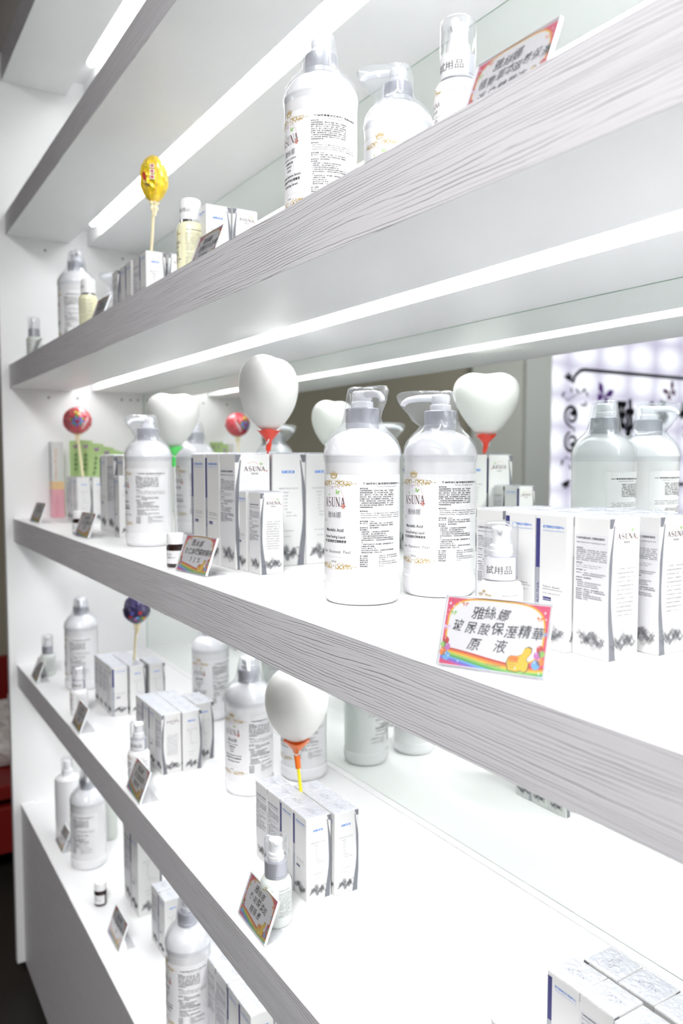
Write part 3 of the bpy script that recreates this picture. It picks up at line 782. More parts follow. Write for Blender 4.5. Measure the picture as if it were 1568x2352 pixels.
S(sampB, 14.5, 4.7, S4, -20, 'frosted sample bottle nearest the side panel, fourth shelf', sc=.98)
S(sampB, 13.5, 3.6, S2, -10, 'small yellowish sample bottle at far left end of upper shelf', sc=1.0)
S(sampB, 176.6, 6.3, S4, 0, 'clear-domed sample bottle cut off by the bottom edge of view', sc=.93)

# toner bottles
ton = empty('toner_bottle')
MB().lathe([(1.6, 0), (1.82, .06), (1.93, .3), (1.95, .7), (1.95, 7.9), (1.88, 8.4), (1.7, 8.75), (1.5, 8.9)], YELLOWB, 40).build('bottle_body', ton, True)
MB().lathe([(1.46, 8.9), (1.5, 8.92), (1.5, 9.22), (1.44, 9.25)], CHROME, 36).build('ring', ton, True)
MB().lathe([(1.46, 9.25), (1.5, 9.3), (1.5, 11.9), (1.42, 12.15), (1.2, 12.25), (.4, 12.28)], MATTE, 36).build('cap', ton, True)
P = Print(cyl_map(1.96), .01); scroll(P, -1.5, 7.2, 1.9, GOLD, crown=True); asuna(P, -1.5, 5.8, 1.6, .45, PLUM); P.text('雅絲娜', -1.5, 5.3, .32, GR, align='C')
for k, t in enumerate(('植物草本', '白藜蘆醇', 'Essence Toner', '熊果素滋養淨白精華', 'Hydrating Toner')): P.text(t, -1.5, 4.6 - .33 * k, .2, K, align='C', bold=.01)
P.text('雅絲娜植物草本活膚化妝水', .2, 7.6, .17, GR, width=2.4, bold=.02); tinytext(P, .1, 2.9, 7.2, 34, GR, .13, .185); P.build('printed_label', ton)
Q = Print(cyl_map(1.51), .012); Q.text('試用品', -.3, 10.3, .62, GR, 1, align='C', width=2.0, res=2); Q.build('cap_lettering', ton)
inst(ton, 112.8, 5.6, S2, camang(111, 5.6) + R(-25), 'pale yellow toner bottle with white cap behind tilted card, nearer one', 'bottle', 'yellow toner bottles')
inst(ton, 57.0, 5.6, S2, camang(55, 5.6) + R(-60), 'pale yellow toner bottle with white cap before far pump bottle', 'bottle', 'yellow toner bottles', (.95,) * 3)

# amber vials
vial = empty('amber_vial')
MB().lathe([(1.1, 0), (1.26, .05), (1.32, .25), (1.32, 2.8), (1.26, 3.05), (1.05, 3.2), (1.0, 3.35)], AMBER, 36).build('vial_body', vial, True)
MB().lathe([(1.22, 3.3), (1.25, 3.32), (1.25, 4.75), (1.18, 4.85), (.9, 4.9)], MATTE, 36).build('screw_cap', vial, True)
P = Print(cyl_map(1.33), .012); P.rect(-1.3, .55, 1.3, 2.4, LABEL, 1, 20); P.text('杏仁酸', -.6, 1.75, .3, GR, 2.2, align='C'); P.text('精華液35%', -.2, 1.3, .28, GR, 2.2, align='C', width=1.4); P.build('paper_label', vial)
inst(vial, 111.9, 3.1, S3, camang(113, 3) + R(-20), 'small dark amber vial with white cap beside the price card, middle shelf', 'bottle', 'amber vials')
inst(vial, 54.0, 3.6, S3, camang(57, 4) + R(-40), 'small dark amber vial behind price card at far middle shelf', 'bottle', 'amber vials')
inst(vial, 58.5, 5.2, S5, camang(58, 5) + R(-18), 'small dark vial with white cap alone on bottom shelf', 'bottle', 'amber vials', (.98,) * 3)

# plain spray bottle
sp = tag(empty('spray_bottle', (.245, .066, CAMZ + S5 * .01 + .0004)), 'plain white spray bottle with clear cap at far end of bottom shelf', 'bottle')
MB().lathe([(2.6, 0), (2.9, .08), (3.0, .5), (3.0, 14.6), (2.9, 15.1), (2.4, 15.5), (1.6, 15.7), (1.3, 15.8)], BOTTLE, 44).build('bottle_body', sp, True)
MB().lathe([(1.25, 15.7), (1.3, 15.8), (1.3, 17.0), (.95, 17.1), (.8, 17.2), (.8, 19.0), (.65, 19.2)], MATTE, 28).build('spray_nozzle', sp, True)
MB().lathe([(1.35, 16.6), (1.38, 16.7), (1.38, 19.8), (1.2, 20.1), (.3, 20.15)], CLEARCAP, 30, cap0=False).build('clear_cap', sp, True)
sp2 = tag(empty('pump_flask', (.30, .15, CAMZ + S5 * .01 + .0004)), 'small clear-capped flask behind the spray bottle, bottom shelf', 'bottle')
MB().lathe([(1.8, 0), (2.0, .3), (2.0, 9.5), (1.6, 10.6), (1.1, 11)], FROST, 36).build('flask_body', sp2, True)
MB().lathe([(1.0, 11), (1.0, 12.3), (.7, 12.5), (.7, 14), (.5, 14.2)], MATTE, 24).build('pump', sp2, True)
MB().lathe([(1.5, 11), (1.5, 14.6), (1.2, 15), (.3, 15.05)], CLEARCAP, 30, cap0=False).build('clear_cap', sp2, True)

# ---------------------------------------------------------------- price cards
AL = R(21)
def card_map(th=0.0):
    def mp(u, v, o):
        n = (0, -math.cos(AL), math.sin(AL)); return (u, v * math.sin(AL) + n[1] * (o + th), v * math.cos(AL) + n[2] * (o + th) + .12)
    return mp
CWd, CH = 8.0, 5.2
def slab(mb, x0, x1, y0, y1, t0, t1, m):
    mp = card_map(); v = [mp(x, y, o) for o in (t0, t1) for y in (y0, y1) for x in (x0, x1)]
    mb.add(v, [(0, 1, 3, 2), (4, 6, 7, 5), (0, 4, 5, 1), (2, 3, 7, 6), (0, 2, 6, 4), (1, 5, 7, 3)], m); return mb
def bow(P, x, y, s_, m, r=0):
    for sg in (-1, 1):
        P.disc(x + sg * s_ * .55 * math.cos(r), y + sg * s_ * .55 * math.sin(r) + s_ * .15, s_ * .5, m, 4, s_ * .38, 9, r + sg * .5)
        P.disc(x + sg * s_ * .35, y - s_ * .5, s_ * .38, m, 4, s_ * .15, 7, r - sg * 1.0)
    P.disc(x, y, s_ * .2, WHT, 4.6, n=7)
def spark(P, x, y, s_, m=None):
    P.put([(x, y + s_), (x - s_ * .25, y + s_ * .25), (x - s_ * .8, y), (x - s_ * .25, y - s_ * .25), (x, y - s_), (x + s_ * .25, y - s_ * .25), (x + s_ * .8, y), (x + s_ * .25, y + s_ * .25)], [tuple(range(8))], WHT, 6)
def card_art(P):
    w, h = CWd - .35, CH - .3
    x0, y0 = -w / 2, .15
    P.rect(x0, y0, x0 + w, y0 + h, PINK, 1)
    # rainbow sweep
    bands = [RED, ORANGE, YEL, LGREEN, GREEN, LBLUE, INDIGO, PURP]
    def wave(t): return .55 + .30 * math.cos(t * 3.6) - .30 * t + .25 * t * t
    for k, m in enumerate(bands):
        v = []; f = []; n = 22
        for i in range(n + 1):
            t = i / n; hh = .115 * (1 + .35 * math.sin(pi * t)); top = y0 + wave(t) + .42 - k * hh; b = top - hh * 1.05
            b = max(b, y0); top = max(top, y0); v += [(x0 + w * t, top), (x0 + w * t, b)]
            if i: f.append((2 * i - 2, 2 * i - 1, 2 * i + 1, 2 * i))
        P.put(v, f, m, 2)
    # white writing field: superellipse cut by the sweep
    def field(sx, sy, m, L):
        v = []; cx, cy = 0, y0 + h * .56
        for i in range(48):
            a = 2 * pi * i / 48; c, s_ = math.cos(a), math.sin(a)
            x = cx + sx * w * .5 * math.copysign(abs(c) ** .55, c); y = cy + sy * h * .5 * math.copysign(abs(s_) ** .62, s_)
            t = (x - x0) / w; y = max(y, y0 + wave(t) + .42 - .02); v.append((x, y))
        P.poly(v, m, L)
    field(.965, .93, ORANGE, 2.4); field(.945, .90, YEL, 2.7); field(.925, .87, WHT, 3.0)
    for sg in (-1, 1):
        for dx, dy, m, r in ((.28, 1.95, RED, .24), (.12, 1.65, LGREEN, .22), (.42, 1.5, MAUVE, .25), (.16, 1.1, ORANGE, .26), (.45, .85, LBLUE, .30)):
            ex = .02 if sg < 0 else .12
            xx = (x0 + dx + ex if sg < 0 else x0 + w - dx - ex); P.disc(xx, y0 + dy - (0.1 if sg > 0 else 0.25), r, m, 4, r * 1.12, 16); P.disc(xx - r * .3, y0 + dy - (0.0 if sg > 0 else .15) + r * .2, r * .18, WHT, 5, n=7)
    for x, y, s_ in ((-3.6, 4.6, .16), (-3.3, 4.4, .13), (-2.9, 4.72, .1), (-3.62, 4.1, .09), (-3.7, 3.75, .06), (3.5, 4.55, .14), (3.62, 4.1, .1), (-3.2, .75, .1), (-2.4, .45, .1), (3.55, .35, .12), (1.85, .5, .12)): spark(P, x, y, s_)
    bow(P, -2.45, 4.65, .24, SALMON); bow(P, -3.25, 3.95, .24, LGREEN); bow(P, -3.6, 2.85, .25, LILAC); bow(P, 3.2, 4.1, .24, ORANGE); bow(P, 3.55, 3.05, .24, LBLUE)
    # thumbs-up hand
    hand = [(1.35, .35), (1.95, .28), (2.25, .42), (2.5, .30), (2.7, .5), (2.75, .95), (2.55, 1.2), (2.85, 1.65), (2.85, 1.95), (2.6, 2.05), (2.35, 1.9), (2.2, 1.5), (1.9, 1.35), (1.5, 1.35), (1.3, 1.2), (1.2, .8)]
    cx, cy = 2.0, 1.0
    P.poly([(cx + (a - cx) * 1.07 - .0, cy + (b - cy) * 1.07) for a, b in hand], K, 4.4); P.poly(hand, YEL, 5)
    P.poly([(1.35, .95), (1.95, .95), (2.05, 1.3), (1.9, 1.33), (1.5, 1.33), (1.32, 1.18)], ORANGE, 5.4)
    for k in range(3): P.stroke([(1.25, .58 + .17 * k), (1.55, .53 + .17 * k), (1.85, .58 + .17 * k)], .025, K, 5.8)
    P.stroke([(1.65, 1.2), (1.9, 1.12), (1.98, .95), (1.9, .8)], .025, K, 5.8)
    P.text('07-156006', -.3, .42, .27, GR, 5.4)
def hand_text(P, lines, seed):
    rnd = random.Random(seed)
    ys = (3.85, 2.75, 1.6) if len(lines) == 3 else (3.3, 2.0)
    for (t, xs), y in zip(lines, ys):
        adv = min(.98, 6.9 / max(len(t), 1)); x = xs
        for ch in t:
            if ch != ' ':
                P.text(ch, x, y - .10 + rnd.uniform(-.07, .07), rnd.uniform(.90, 1.04) * min(1, adv / .90), K, 6, sx=rnd.uniform(.88, 1.0), shear=rnd.uniform(.12, .34), rot=rnd.uniform(-.06, .06), bold=rnd.uniform(.004, .014))
            x += adv
art_mesh = None
stand0 = None
def price_card(x, y, z, rz, lines, label, seed, sc=1.0):
    """x, y: centre of the front bottom edge"""
    global stand0
    if stand0 is None:
        stand0 = empty('price_card')
        a = MB(); slab(a, -CWd / 2, CWd / 2, 0, CH, .06, .16, ACRYL); slab(a, -CWd / 2, CWd / 2, 0, CH, -.16, -.06, ACRYL)
        a.build('acrylic_holder', stand0)
        b = MB().box((-CWd / 2, -.1, 0), (CWd / 2, 3.2, .16), ACRYL, .03); b.build('acrylic_foot', stand0)
        e = MB(); EDG = mat('acrylic_edge', (.80, .84, .86), .15, coat=.5)
        slab(e, -CWd / 2, CWd / 2, CH - .03, CH + .03, -.16, .16, EDG); slab(e, -CWd / 2 - .03, -CWd / 2 + .01, 0, CH, -.16, .16, EDG); slab(e, CWd / 2 - .01, CWd / 2 + .03, 0, CH, -.16, .16, EDG)
        e.build('polished_edge', stand0)
        c = MB(); slab(c, -CWd / 2 + .12, CWd / 2 - .12, .1, CH - .1, -.03, .03, WHT); c.build('card_insert', stand0)
        P = Print(card_map(.032), .0035); card_art(P); P.build('card_artwork', stand0)
    o = stand0 if not stand0.get('used') else dup(stand0)
    stand0['used'] = 1
    o.location = (x * .01, y * .01, CAMZ + z * .01 + .0004); o.rotation_euler = (0, 0, rz); o.scale = (sc,) * 3
    tag(o, label, 'price card', 'price cards')
    return o, lines, seed
cards = [
 (179.5, 1.9, S3, R(27), [('雅絲娜', -1.9), ('玻尿酸保溼精華', -3.2), ('原 液', -1.9)], 'large price card with handwriting in front of clear-capped sample, middle shelf', 1, 1.03),
 (120.3, 2.1, S3, R(9), [('雅絲娜', -2.0), ('杏仁酸煥膚精華液', -3.2), ('35%', -1.3)], 'price card with handwriting beside amber vial, middle shelf', 2, 1.0),
 (60.8, 2.3, S3, R(6), [('雅絲娜', -1.8), ('杏仁酸精華', -2.3), ('液', -.6)], 'price card in front of amber vial at far middle shelf', 3, .95),
 (16.8, 2.0, S3, R(6), [('雅絲娜', -1.8), ('活膚面膜', -2.0), ('組', -.6)], 'price card at far left end of middle shelf by side panel', 4, .95),
 (141.1, .9, S4, R(-2), [('雅絲娜', -2.0), ('傳明酸淡斑', -2.6), ('精華液', -1.8)], 'price card beside silver-collared sample bottle, fourth shelf', 5, .95),
 (97.6, .6, S4, R(-2), [('雅絲娜', -1.9), ('玻尿酸保濕', -2.4), ('精華液', -1.9)], 'price card in front of sample bottle by ten-carton block', 6, .98),
 (59.6, .7, S4, R(-2), [('雅絲娜', -1.9), ('熊果素淨白', -2.2), ('精華', -1.2)], 'price card in front of sample bottle near dark lollipop block', 7, .95),
 (17.6, .8, S4, R(-2), [('雅絲娜', -1.9), ('胜肽抗皺', -2.0), ('精華', -1.2)], 'price card at far left end of fourth shelf', 8, .95),
 (73.2, 3.6, S5, R(-1), [('雅絲娜', -1.9), ('左旋維他命C', -2.5), ('液', -.6)], 'price card in front of vial on bottom shelf', 9, 1.0),
 (28.6, 3.4, S5, R(-1), [('雅絲娜', -1.9), ('保濕化妝水', -2.2), ('噴霧', -1.2)], 'price card in front of white spray bottle on bottom shelf', 10, .97),
 (179.4, 2.2, S2, R(1), [('雅絲娜', -2.0), ('植物草本滋養保濕', -3.1), ('淨白精華液', -2.9)], 'price card beside clear-capped sample at right end of upper shelf', 11, 1.0),
 (125.0, 2.0, S2, R(1), [('雅絲娜', -1.9), ('植物草本活膚', -2.6), ('化妝水', -1.9)], 'price card in front of near yellow toner bottle, upper shelf', 12, .95),
 (75.3, 2.0, S2, R(1), [('雅絲娜', -1.9), ('熊果素淨白', -2.3), ('化妝水', -1.6)], 'price card in front of far yellow toner bottle, upper shelf', 13, .95),
 (19.5, 2.0, S2, R(1), [('雅絲娜', -1.9), ('胎盤素', -1.6), ('精華', -1.2)], 'price card before little sample bottle at far end of upper shelf', 14, .85),
]
cm = [price_card(*c) for c in cards]
for o, lines, seed in cm:
    P = Print(card_map(.032), .0035); hand_text(P, lines, seed); P.build('handwriting', o)
if 'used' in stand0.keys():
    for o, _, _ in cm:
        if 'used' in o.keys(): del o['used']

# ---------------------------------------------------------------- balloons
BALM = mat('balloon_latex', (0.90, 0.90, 0.87), 0.45, coat=0.1, sub=0.7)
def interp(t, tab):
    for (a, p), (b, q) in zip(tab, tab[1:]):
        if t <= b: return p + (q - p) * (t - a) / (b - a)
    return tab[-1][1]
def balloon(x, y, z, rz, W, T, H, label, cupm, stickm, stick_to, sr=.22):
    """z: height of the balloon's bottom (cm, camera relative); stick_to: (x, y, z) foot of the stick"""
    root = tag(empty('heart_balloon', (x * .01, y * .01, CAMZ + z * .01), rz), label, 'balloon')
    n, m_ = 40, 28; v = []; f = []
    for i in range(m_ + 1):
        th = pi * i / m_; sz = math.cos(th); ss = math.sin(th)
        for j in range(n):
            a = 2 * pi * j / n; sx, sy = ss * math.cos(a), ss * math.sin(a)
            t = (sz + 1) / 2
            g = interp(t, ((0, .66), (.2, .71), (.4, .84), (.6, .98), (.7, 1.06), (.85, 1.2), (1, 1.3)))
            px = W / 2 * sx * g * .96; py = T / 2 * sy * interp(t, ((0, .82), (.3, .94), (.6, 1.0), (1, 1.04))); pz = H * t
            pz -= H * .066 * math.exp(-(sx / .30) ** 2) * max(0, sz) ** 2
            v.append((px, py, pz))
    for i in range(m_):
        for j in range(n): f.append((i * n + j, (i + 1) * n + j, (i + 1) * n + (j + 1) % n, i * n + (j + 1) % n))
    MB().add(v, f, BALM).build('balloon_skin', root, True)
    MB().lathe([(.32, -1.75), (.36, -1.6), (.6, -1.1), (1.15, -.5), (1.75, .12), (1.78, .2), (1.6, .12), (.9, -.4), (.3, -.9)], cupm, 30,
               fn=lambda q, a: (q[0], q[1], q[2] + (.12 * math.sin(4 * a) if q[2] > -.2 else 0))).build('cup', root, True)
    MB().tube([(.0, 0, -1.0), (.5, .2, -1.05), (.65, .1, -1.5), (.35, -.2, -1.75), (-.2, -.45, -1.5), (-.6, -.2, -1.2), (-.5, .1, -1.7)], .13, MATTE, 8).build('balloon_knot', root, True)
    c, s_ = math.cos(-rz), math.sin(-rz)
    dx, dy, dz = stick_to[0] - x, stick_to[1] - y, stick_to[2] - z
    lx, ly = dx * c - dy * s_, dx * s_ + dy * c
    p0 = Vector((0, 0, -1.6)); p1 = Vector((lx, ly, dz)); d = (p1 - p0); k = (1.15 if sr < .2 else 2.0) / d.length
    MB().tube([p0, p0 + d * k], [.42, .36], cupm, 12).build('stem_socket', root, True)
    MB().tube([p0 + d * k * .8, p1], sr, stickm, 10).build('stick', root, True)
    return root
REDP = mat('red_plastic', (.85, .05, .02), .35, coat=.3); ORP = mat('orange_plastic', (.95, .20, .02), .35, coat=.3); YLP = mat('yellow_plastic', (.95, .82, .02), .35); GRP = mat('green_plastic', (.10, .80, .15), .35); CRM = mat('cream_stick', (.88, .78, .52), .5)
balloon(119.4, 14.5, 3.9, R(-49), 11.9, 8.2, 11.1, 'white heart balloon with red cup above tall middle-shelf cartons', REDP, REDP, (117.6, 14.5, -4), .14)
balloon(73.5, 17.0, 2.1, camang(73.5, 17) + R(8), 10.9, 8.4, 10.9, 'white heart balloon with green cup behind far pump bottles', GRP, MATTE, (73.0, 17.5, S3 + .2))
balloon(130.6, 12.7, -37.6, camang(130.6, 12.7) + R(-68), 10.4, 8.4, 10.0, 'white balloon with orange cup and yellow stick on fourth shelf', ORP, YLP, (133.0, 12.75, -50))

# ---------------------------------------------------------------- lollipops
def lollipop(x, y, z, W, H, foot, wrap, deco, label, tilt=0.0):
    root = tag(empty('wrapped_lollipop', (x * .01, y * .01, CAMZ + z * .01)), label, 'lollipop')
    root.rotation_euler = (0, 0, camang(x, y))
    rnd = random.Random(int(x)); n, m_ = 30, 18; v = []; f = []
    bump = [[rnd.uniform(-1, 1) for _ in range(n)] for _ in range(m_ + 1)]
    for i in range(m_ + 1):
        th = pi * i / m_
        for j in range(n):
            a = 2 * pi * j / n; r = 1 + (.05 * bump[i][j] + .045 * math.cos(9 * a)) * math.sin(th)
            v.append((W / 2 * r * math.sin(th) * math.cos(a), W / 2 * r * math.sin(th) * math.sin(a), H * .5 + H / 2 * math.cos(th) * (1 if i else 1)))
    for i in range(m_):
        for j in range(n): f.append((i * n + j, (i + 1) * n + j, (i + 1) * n + (j + 1) % n, i * n + (j + 1) % n))
    head = MB().add(v, f, wrap).build('foil_wrapped_head', root)
    def mp(u, vv, o):
        th = pi / 2 - vv / (H / 2); a = u / (W / 2); k = 1.09 + o
        return (W / 2 * k * math.sin(th) * math.sin(a), -W / 2 * k * math.sin(th) * math.cos(a), H * .5 + H / 2 * k * math.cos(th))
    P = Print(mp, .01); deco(P, W, H); P.build('wrapper_print', head)
    MB().lathe([(.5, .25), (.75, -.1), (.4, -.5), (.62, -1.0), (.32, -1.5), (.25, -2.2)], CRM, 16, fn=lambda q, a: (q[0] * (1 + .3 * math.sin(5 * a)), q[1] * (1 + .3 * math.sin(5 * a)), q[2])).build('twisted_wrapper', root)
    c, s_ = math.cos(-root.rotation_euler[2]), math.sin(-root.rotation_euler[2])
    dx, dy = foot[0] - x, foot[1] - y
    MB().tube([(0, 0, 0), (dx * c - dy * s_, dx * s_ + dy * c, foot[2] - z)], .26, CRM, 10).build('stick', root, True)
def foil(name, col):
    m = mat(name, col, .28, metal=.25, coat=.6); noise_bump(m, 90, .8, .004); return m
def deco_yellow(P, W, H):
    for k in range(3):
        P.rect(-.55, .95 - k * .85, .15, 1.6 - k * .85, WHT, 2, 3); P.disc(-.2, 1.27 - k * .85, .22, RED, 3, n=9)
    for x, y in ((-1.2, 1.2), (.9, 1.4), (1.0, -.4), (-1.1, -.2), (.5, -1.6), (-.4, -2.0), (1.4, .6)): P.disc(x, y, .12, GREEN, 2, n=5)
    P.stroke([(.45, 2.8), (.6, 1), (.55, -1), (.3, -2.8)], .07, SALMON, 2); P.disc(-1.5, -.2, .35, RED, 2, .7, 8, .3); P.disc(-1.0, -1.5, .5, ink('brown', (.2, .12, .05)), 2, .2, 8, -.4)
def deco_red(P, W, H):
    for k in range(7): P.disc(.1 + 1.0 * math.cos(k * .9), -.3 + .8 * math.sin(k * .9), .5, INDIGO if k % 2 else BLUE, 2, .28, 8, k * .9)
    for k in range(5): P.disc(.1 + 1.3 * math.cos(k * 1.25 + .4), -.1 + 1.0 * math.sin(k * 1.25 + .4), .3, GREEN, 2.5, .3, 8)
    for x, y in ((-.3, 1.9), (.4, 1.6)): P.disc(x, y, .42, YEL, 2, n=9); P.disc(x, y, .16, WHT, 3, n=7)
    for k in range(12): P.stroke([(1.0 + .1 * k, -1.9 + .16 * k), (1.8 + .12 * k, -2.0 + .3 * k)], .09, WHT, 2)
    P.disc(.1, -.3, .22, RED, 3, n=8)
def deco_dark(P, W, H):
    for k, m in enumerate((RED, INDIGO, MAUVE, LBLUE, RED, GREEN, ORANGE)): P.disc(-1.3 + .5 * k, -1.2 + .8 * math.sin(k * 2), .45, m, 2, .3, 8, k)
lollipop(87.0, 9.2, 43.6, 4.6, 7.8, (84.0, 9.2, 30), foil('yellow_foil', (.90, .62, .02)), deco_yellow, 'yellow foil-wrapped lollipop standing above upper shelf cartons')
lollipop(15.2, 13.0, 6.2, 6.8, 6.8, (18.6, 14.0, -10), foil('red_foil', (.62, .08, .10)), deco_red, 'red patterned foil lollipop above far middle-shelf cartons')
lollipop(53.6, 15.4, -35.6, 5.6, 6.5, (51.4, 15.0, -48), foil('dark_foil', (.05, .04, .12)), deco_dark, 'dark blue foil lollipop half hidden by shelf front, fourth shelf')

# ---------------------------------------------------------------- sachets, pouch, pink pack
SACH = mat('green_sachet', (.42, .58, .25), .35, coat=.3)
sp_ = [(3.8, 15.3, 20.0, 0, 0), (9.6, 15.5, 20.0, 0, 3), (15.6, 15.8, 19.2, 0, 6), (9.5, 18.9, 18.6, 0, 10), (14.0, 19.3, 17.8, 0, 14)]
for k, (x, y, h, a, ln_) in enumerate(sp_):
    o = tag(empty('green_sachet', (x * .01, y * .01, CAMZ + S3 * .01 + .004), camang(x, y)), f'upright green sachet with purple butterfly, {["leftmost", "second from left", "third from left", "fourth from left", "rightmost"][k]} of fan behind lollipop', 'sachet', 'green sachets behind the red lollipop')
    o.rotation_euler = (0, R(ln_), camang(x, y))
    w2 = 1.55; mb = MB(); v = []; n = 8
    for i in range(n + 1):
        t = i / n; th = .02 + .22 * math.sin(pi * min(1, t * 1.0))
        for s1, s2 in ((-1, 0), (0, -1), (1, 0), (0, 1)): v.append((s1 * w2, s2 * th, h * t))
    f = [(i * 4 + j, i * 4 + (j + 1) % 4, i * 4 + 4 + (j + 1) % 4, i * 4 + 4 + j) for i in range(n) for j in range(4)] + [(3, 2, 1, 0), tuple(range(n * 4, n * 4 + 4))]
    mb.add(v, f, SACH).build('sachet_body', o)
    P = Print(lambda u, v_, of: (u, -.27 - of, v_), .01); butterfly(P, 0, h - 1.6, .55, PURP, .3)
    for q, ch in enumerate('活膚面膜'): P.text(ch, 0, h - 4.1 - 1.25 * q, .85, mat('print_dark_green', (.05, .10, .03), .6), 2, align='C', bold=.02)
    P.build('printing', o)
pk = tag(empty('cosmetic_pack', (.021, .106, CAMZ + S3 * .01 + .0004), R(0)), 'tall narrow pink and white cosmetic pack at far left of middle shelf', 'box')
PKP = mat('pink_card', (.78, .38, .45), .4, coat=.3)
MB().box((-1.7, -1.5, 0), (1.7, 1.5, 7.5), PKP, .05).build('pink_base', pk)
MB().box((-1.68, -1.48, 7.5), (1.68, 1.48, 9.6), mat('gold_band', (.75, .52, .28), .4)).build('gold_band', pk)
MB().box((-1.68, -1.48, 9.6), (1.68, 1.48, 20), CARD, .05).build('white_sleeve', pk)
P = Print(lambda u, v_, of: (1.69 + of, u, v_), .01); P.text('Nature Beauty', -.3, 10.2, .8, ORANGE, 1, rot=R(90), width=8); P.text('Moisture Cream', -.2, .8, .5, PINK, 1, rot=R(90), width=5); P.build('printing', pk)
P = Print(lambda u, v_, of: (u, -1.49 - of, v_), .01); P.text('保濕亮白護膚專業組合', .3, 10.0, .8, GR, 1, rot=R(90), width=9); P.build('side_printing', pk)
po = tag(empty('clear_pouch', (.070, .185, CAMZ + S3 * .01 + .0004), R(20)), 'clear plastic pouch with white sticker behind far cartons', 'pouch')
MB().add([(-1.9, 0, 0), (1.9, 0, 0), (1.9, -.6, 9), (-1.9, -.6, 9), (1.8, 0, 16), (-1.8, 0, 16), (1.9, .6, 9), (-1.9, .6, 9)], [(0, 1, 2, 3), (3, 2, 4, 5), (1, 0, 7, 6), (6, 7, 5, 4), (1, 6, 2), (2, 6, 4), (0, 3, 7), (3, 5, 7)], CLEARCAP).build('pouch_film', po)
MB().box((-1.0, -.75, 12), (1.4, -.55, 14.2), WHT).build('white_sticker', po)

# ================================================================= BACKGROUND
# red rack with bags, left of the cabinet
REDM = mat('red_lacquer', (.22, .010, .008), .4); DARK = mat('dark_metal', (.012, .013, .012), .5)
rk = tag(empty('red_rack', (-1.0, .10, 0)), 'red two-tier rack with dark frame beyond the cabinet side', 'rack')
MB().box((-42, -35, 28), (42, 28, 33), REDM, .5).build('upper_tray', rk)
MB().box((-42, -35, 33), (-38, 28, 58), REDM, .4).box((-42, 23, 33), (42, 28, 50), REDM, .4).build('back_lip', rk)
MB().box((-41, -34, 9), (41, 27, 25), REDM, .5).build('lower_box', rk)
MB().box((-42, -36, 6), (42, -34.2, 10), mat('red_rim', (.30, .012, .010), .35), .3).build('lower_rim', rk)
for sx_ in (-39, 39):
    for sy_ in (-31, 24): MB().box((sx_ - 1.5, sy_ - 1.5, 0), (sx_ + 1.5, sy_ + 1.5, 28), DARK).build('post', rk)
BAGM = mat('thin_plastic_bag', (.62, .58, .56), .4)
def bag(x, y, z, r, lab, seed):
    o = tag(empty('plastic_bag', (x, y, z)), lab, 'bag', 'plastic bags on the red rack')
    rnd = random.Random(seed); n, m_ = 22, 12; v = []; f = []
    for i in range(m_ + 1):
        for j in range(n):
            th = pi * i / m_; a = 2 * pi * j / n; q = r * (1 + rnd.uniform(-.10, .10))
            v.append((q * math.sin(th) * math.cos(a), q * math.sin(th) * math.sin(a), max(0, r * .62 + .75 * q * math.cos(th))))
    for i in range(m_):
        for j in range(n): f.append((i * n + j, (i + 1) * n + j, (i + 1) * n + (j + 1) % n, i * n + (j + 1) % n))
    MB().add(v, f, BAGM).build('bag_film', o)
    MB().tube([(0, 0, r * 1.25), (r * .2, 0, r * 1.6), (r * .5, -r * .2, r * 1.35)], [r * .12, r * .2, r * .05], BAGM, 8).build('bag_handle', o)
    MB().box((r * .1, -r * 1.1, r * .4), (r * .7, -r * .75, r * .75), INDIGO, .3).build('blue_packet', o)
bag(-.80, .11, .332, 9, 'pale crumpled plastic bag at near edge of red rack', 3)
bag(-1.10, .16, .332, 10, 'pale crumpled plastic bag farther back on red rack', 5)

# illuminated wall sign (seen in the mirror), on the far side wall
SX = -178 + 5
sg = tag(empty('illuminated_sign', (0, 0, 0)), 'backlit white wall sign with black scroll frame, lettering and butterflies, seen in mirror', 'sign')
lm = bpy.data.materials.new('backlit_panel'); lm.use_nodes = True
nt = lm.node_tree; N = nt.nodes; L = nt.links; N.clear()
out = N.new('ShaderNodeOutputMaterial'); em = N.new('ShaderNodeEmission'); tc = N.new('ShaderNodeTexCoord'); mp = N.new('ShaderNodeMapping')
mp.inputs['Scale'].default_value = (0, 3.2, 4.6); vo = N.new('ShaderNodeTexVoronoi'); vo.inputs['Scale'].default_value = 1.0; vo.inputs['Randomness'].default_value = 0.12
rp = N.new('ShaderNodeValToRGB'); rp.color_ramp.elements[0].position = .10; rp.color_ramp.elements[0].color = (0.80, 0.80, 0.86, 1); rp.color_ramp.elements[1].position = .62; rp.color_ramp.elements[1].color = (.40, .37, .48, 1)
L.new(tc.outputs['Object'], mp.inputs[0]); L.new(mp.outputs[0], vo.inputs['Vector']); L.new(vo.outputs['Distance'], rp.inputs[0]); L.new(rp.outputs[0], em.inputs[0]); em.inputs[1].default_value = 1.0; L.new(em.outputs[0], out.inputs[0])
MB().box((SX - 4.5, -560, 60), (SX, -308, 250), lm).build('light_panel', sg)
def smp(u, v, o): return (SX + .1 + o, u, v)      # u runs to +Y
BLK = mat('sign_black', (.012, .012, .02), .4)
P = Print(smp, .4)
yA, yB, zT, zB = -341, -545, 204.6, 122
P.stroke([(-329.5, 196)] + [(-341 + 12 * math.cos(R(a)), 193 + 12 * math.sin(R(a))) for a in (10, 40, 70, 90)] + [(yB, zT)], 2.6, BLK)
P.stroke([(-331, 131)] + [(-343 + 12 * math.cos(R(a)), 134 - 12 * math.sin(R(a))) for a in (10, 40, 70, 90)] + [(yB, zB)], 2.6, BLK)
P.build('frame_line', sg)
P = Print(smp, .4)
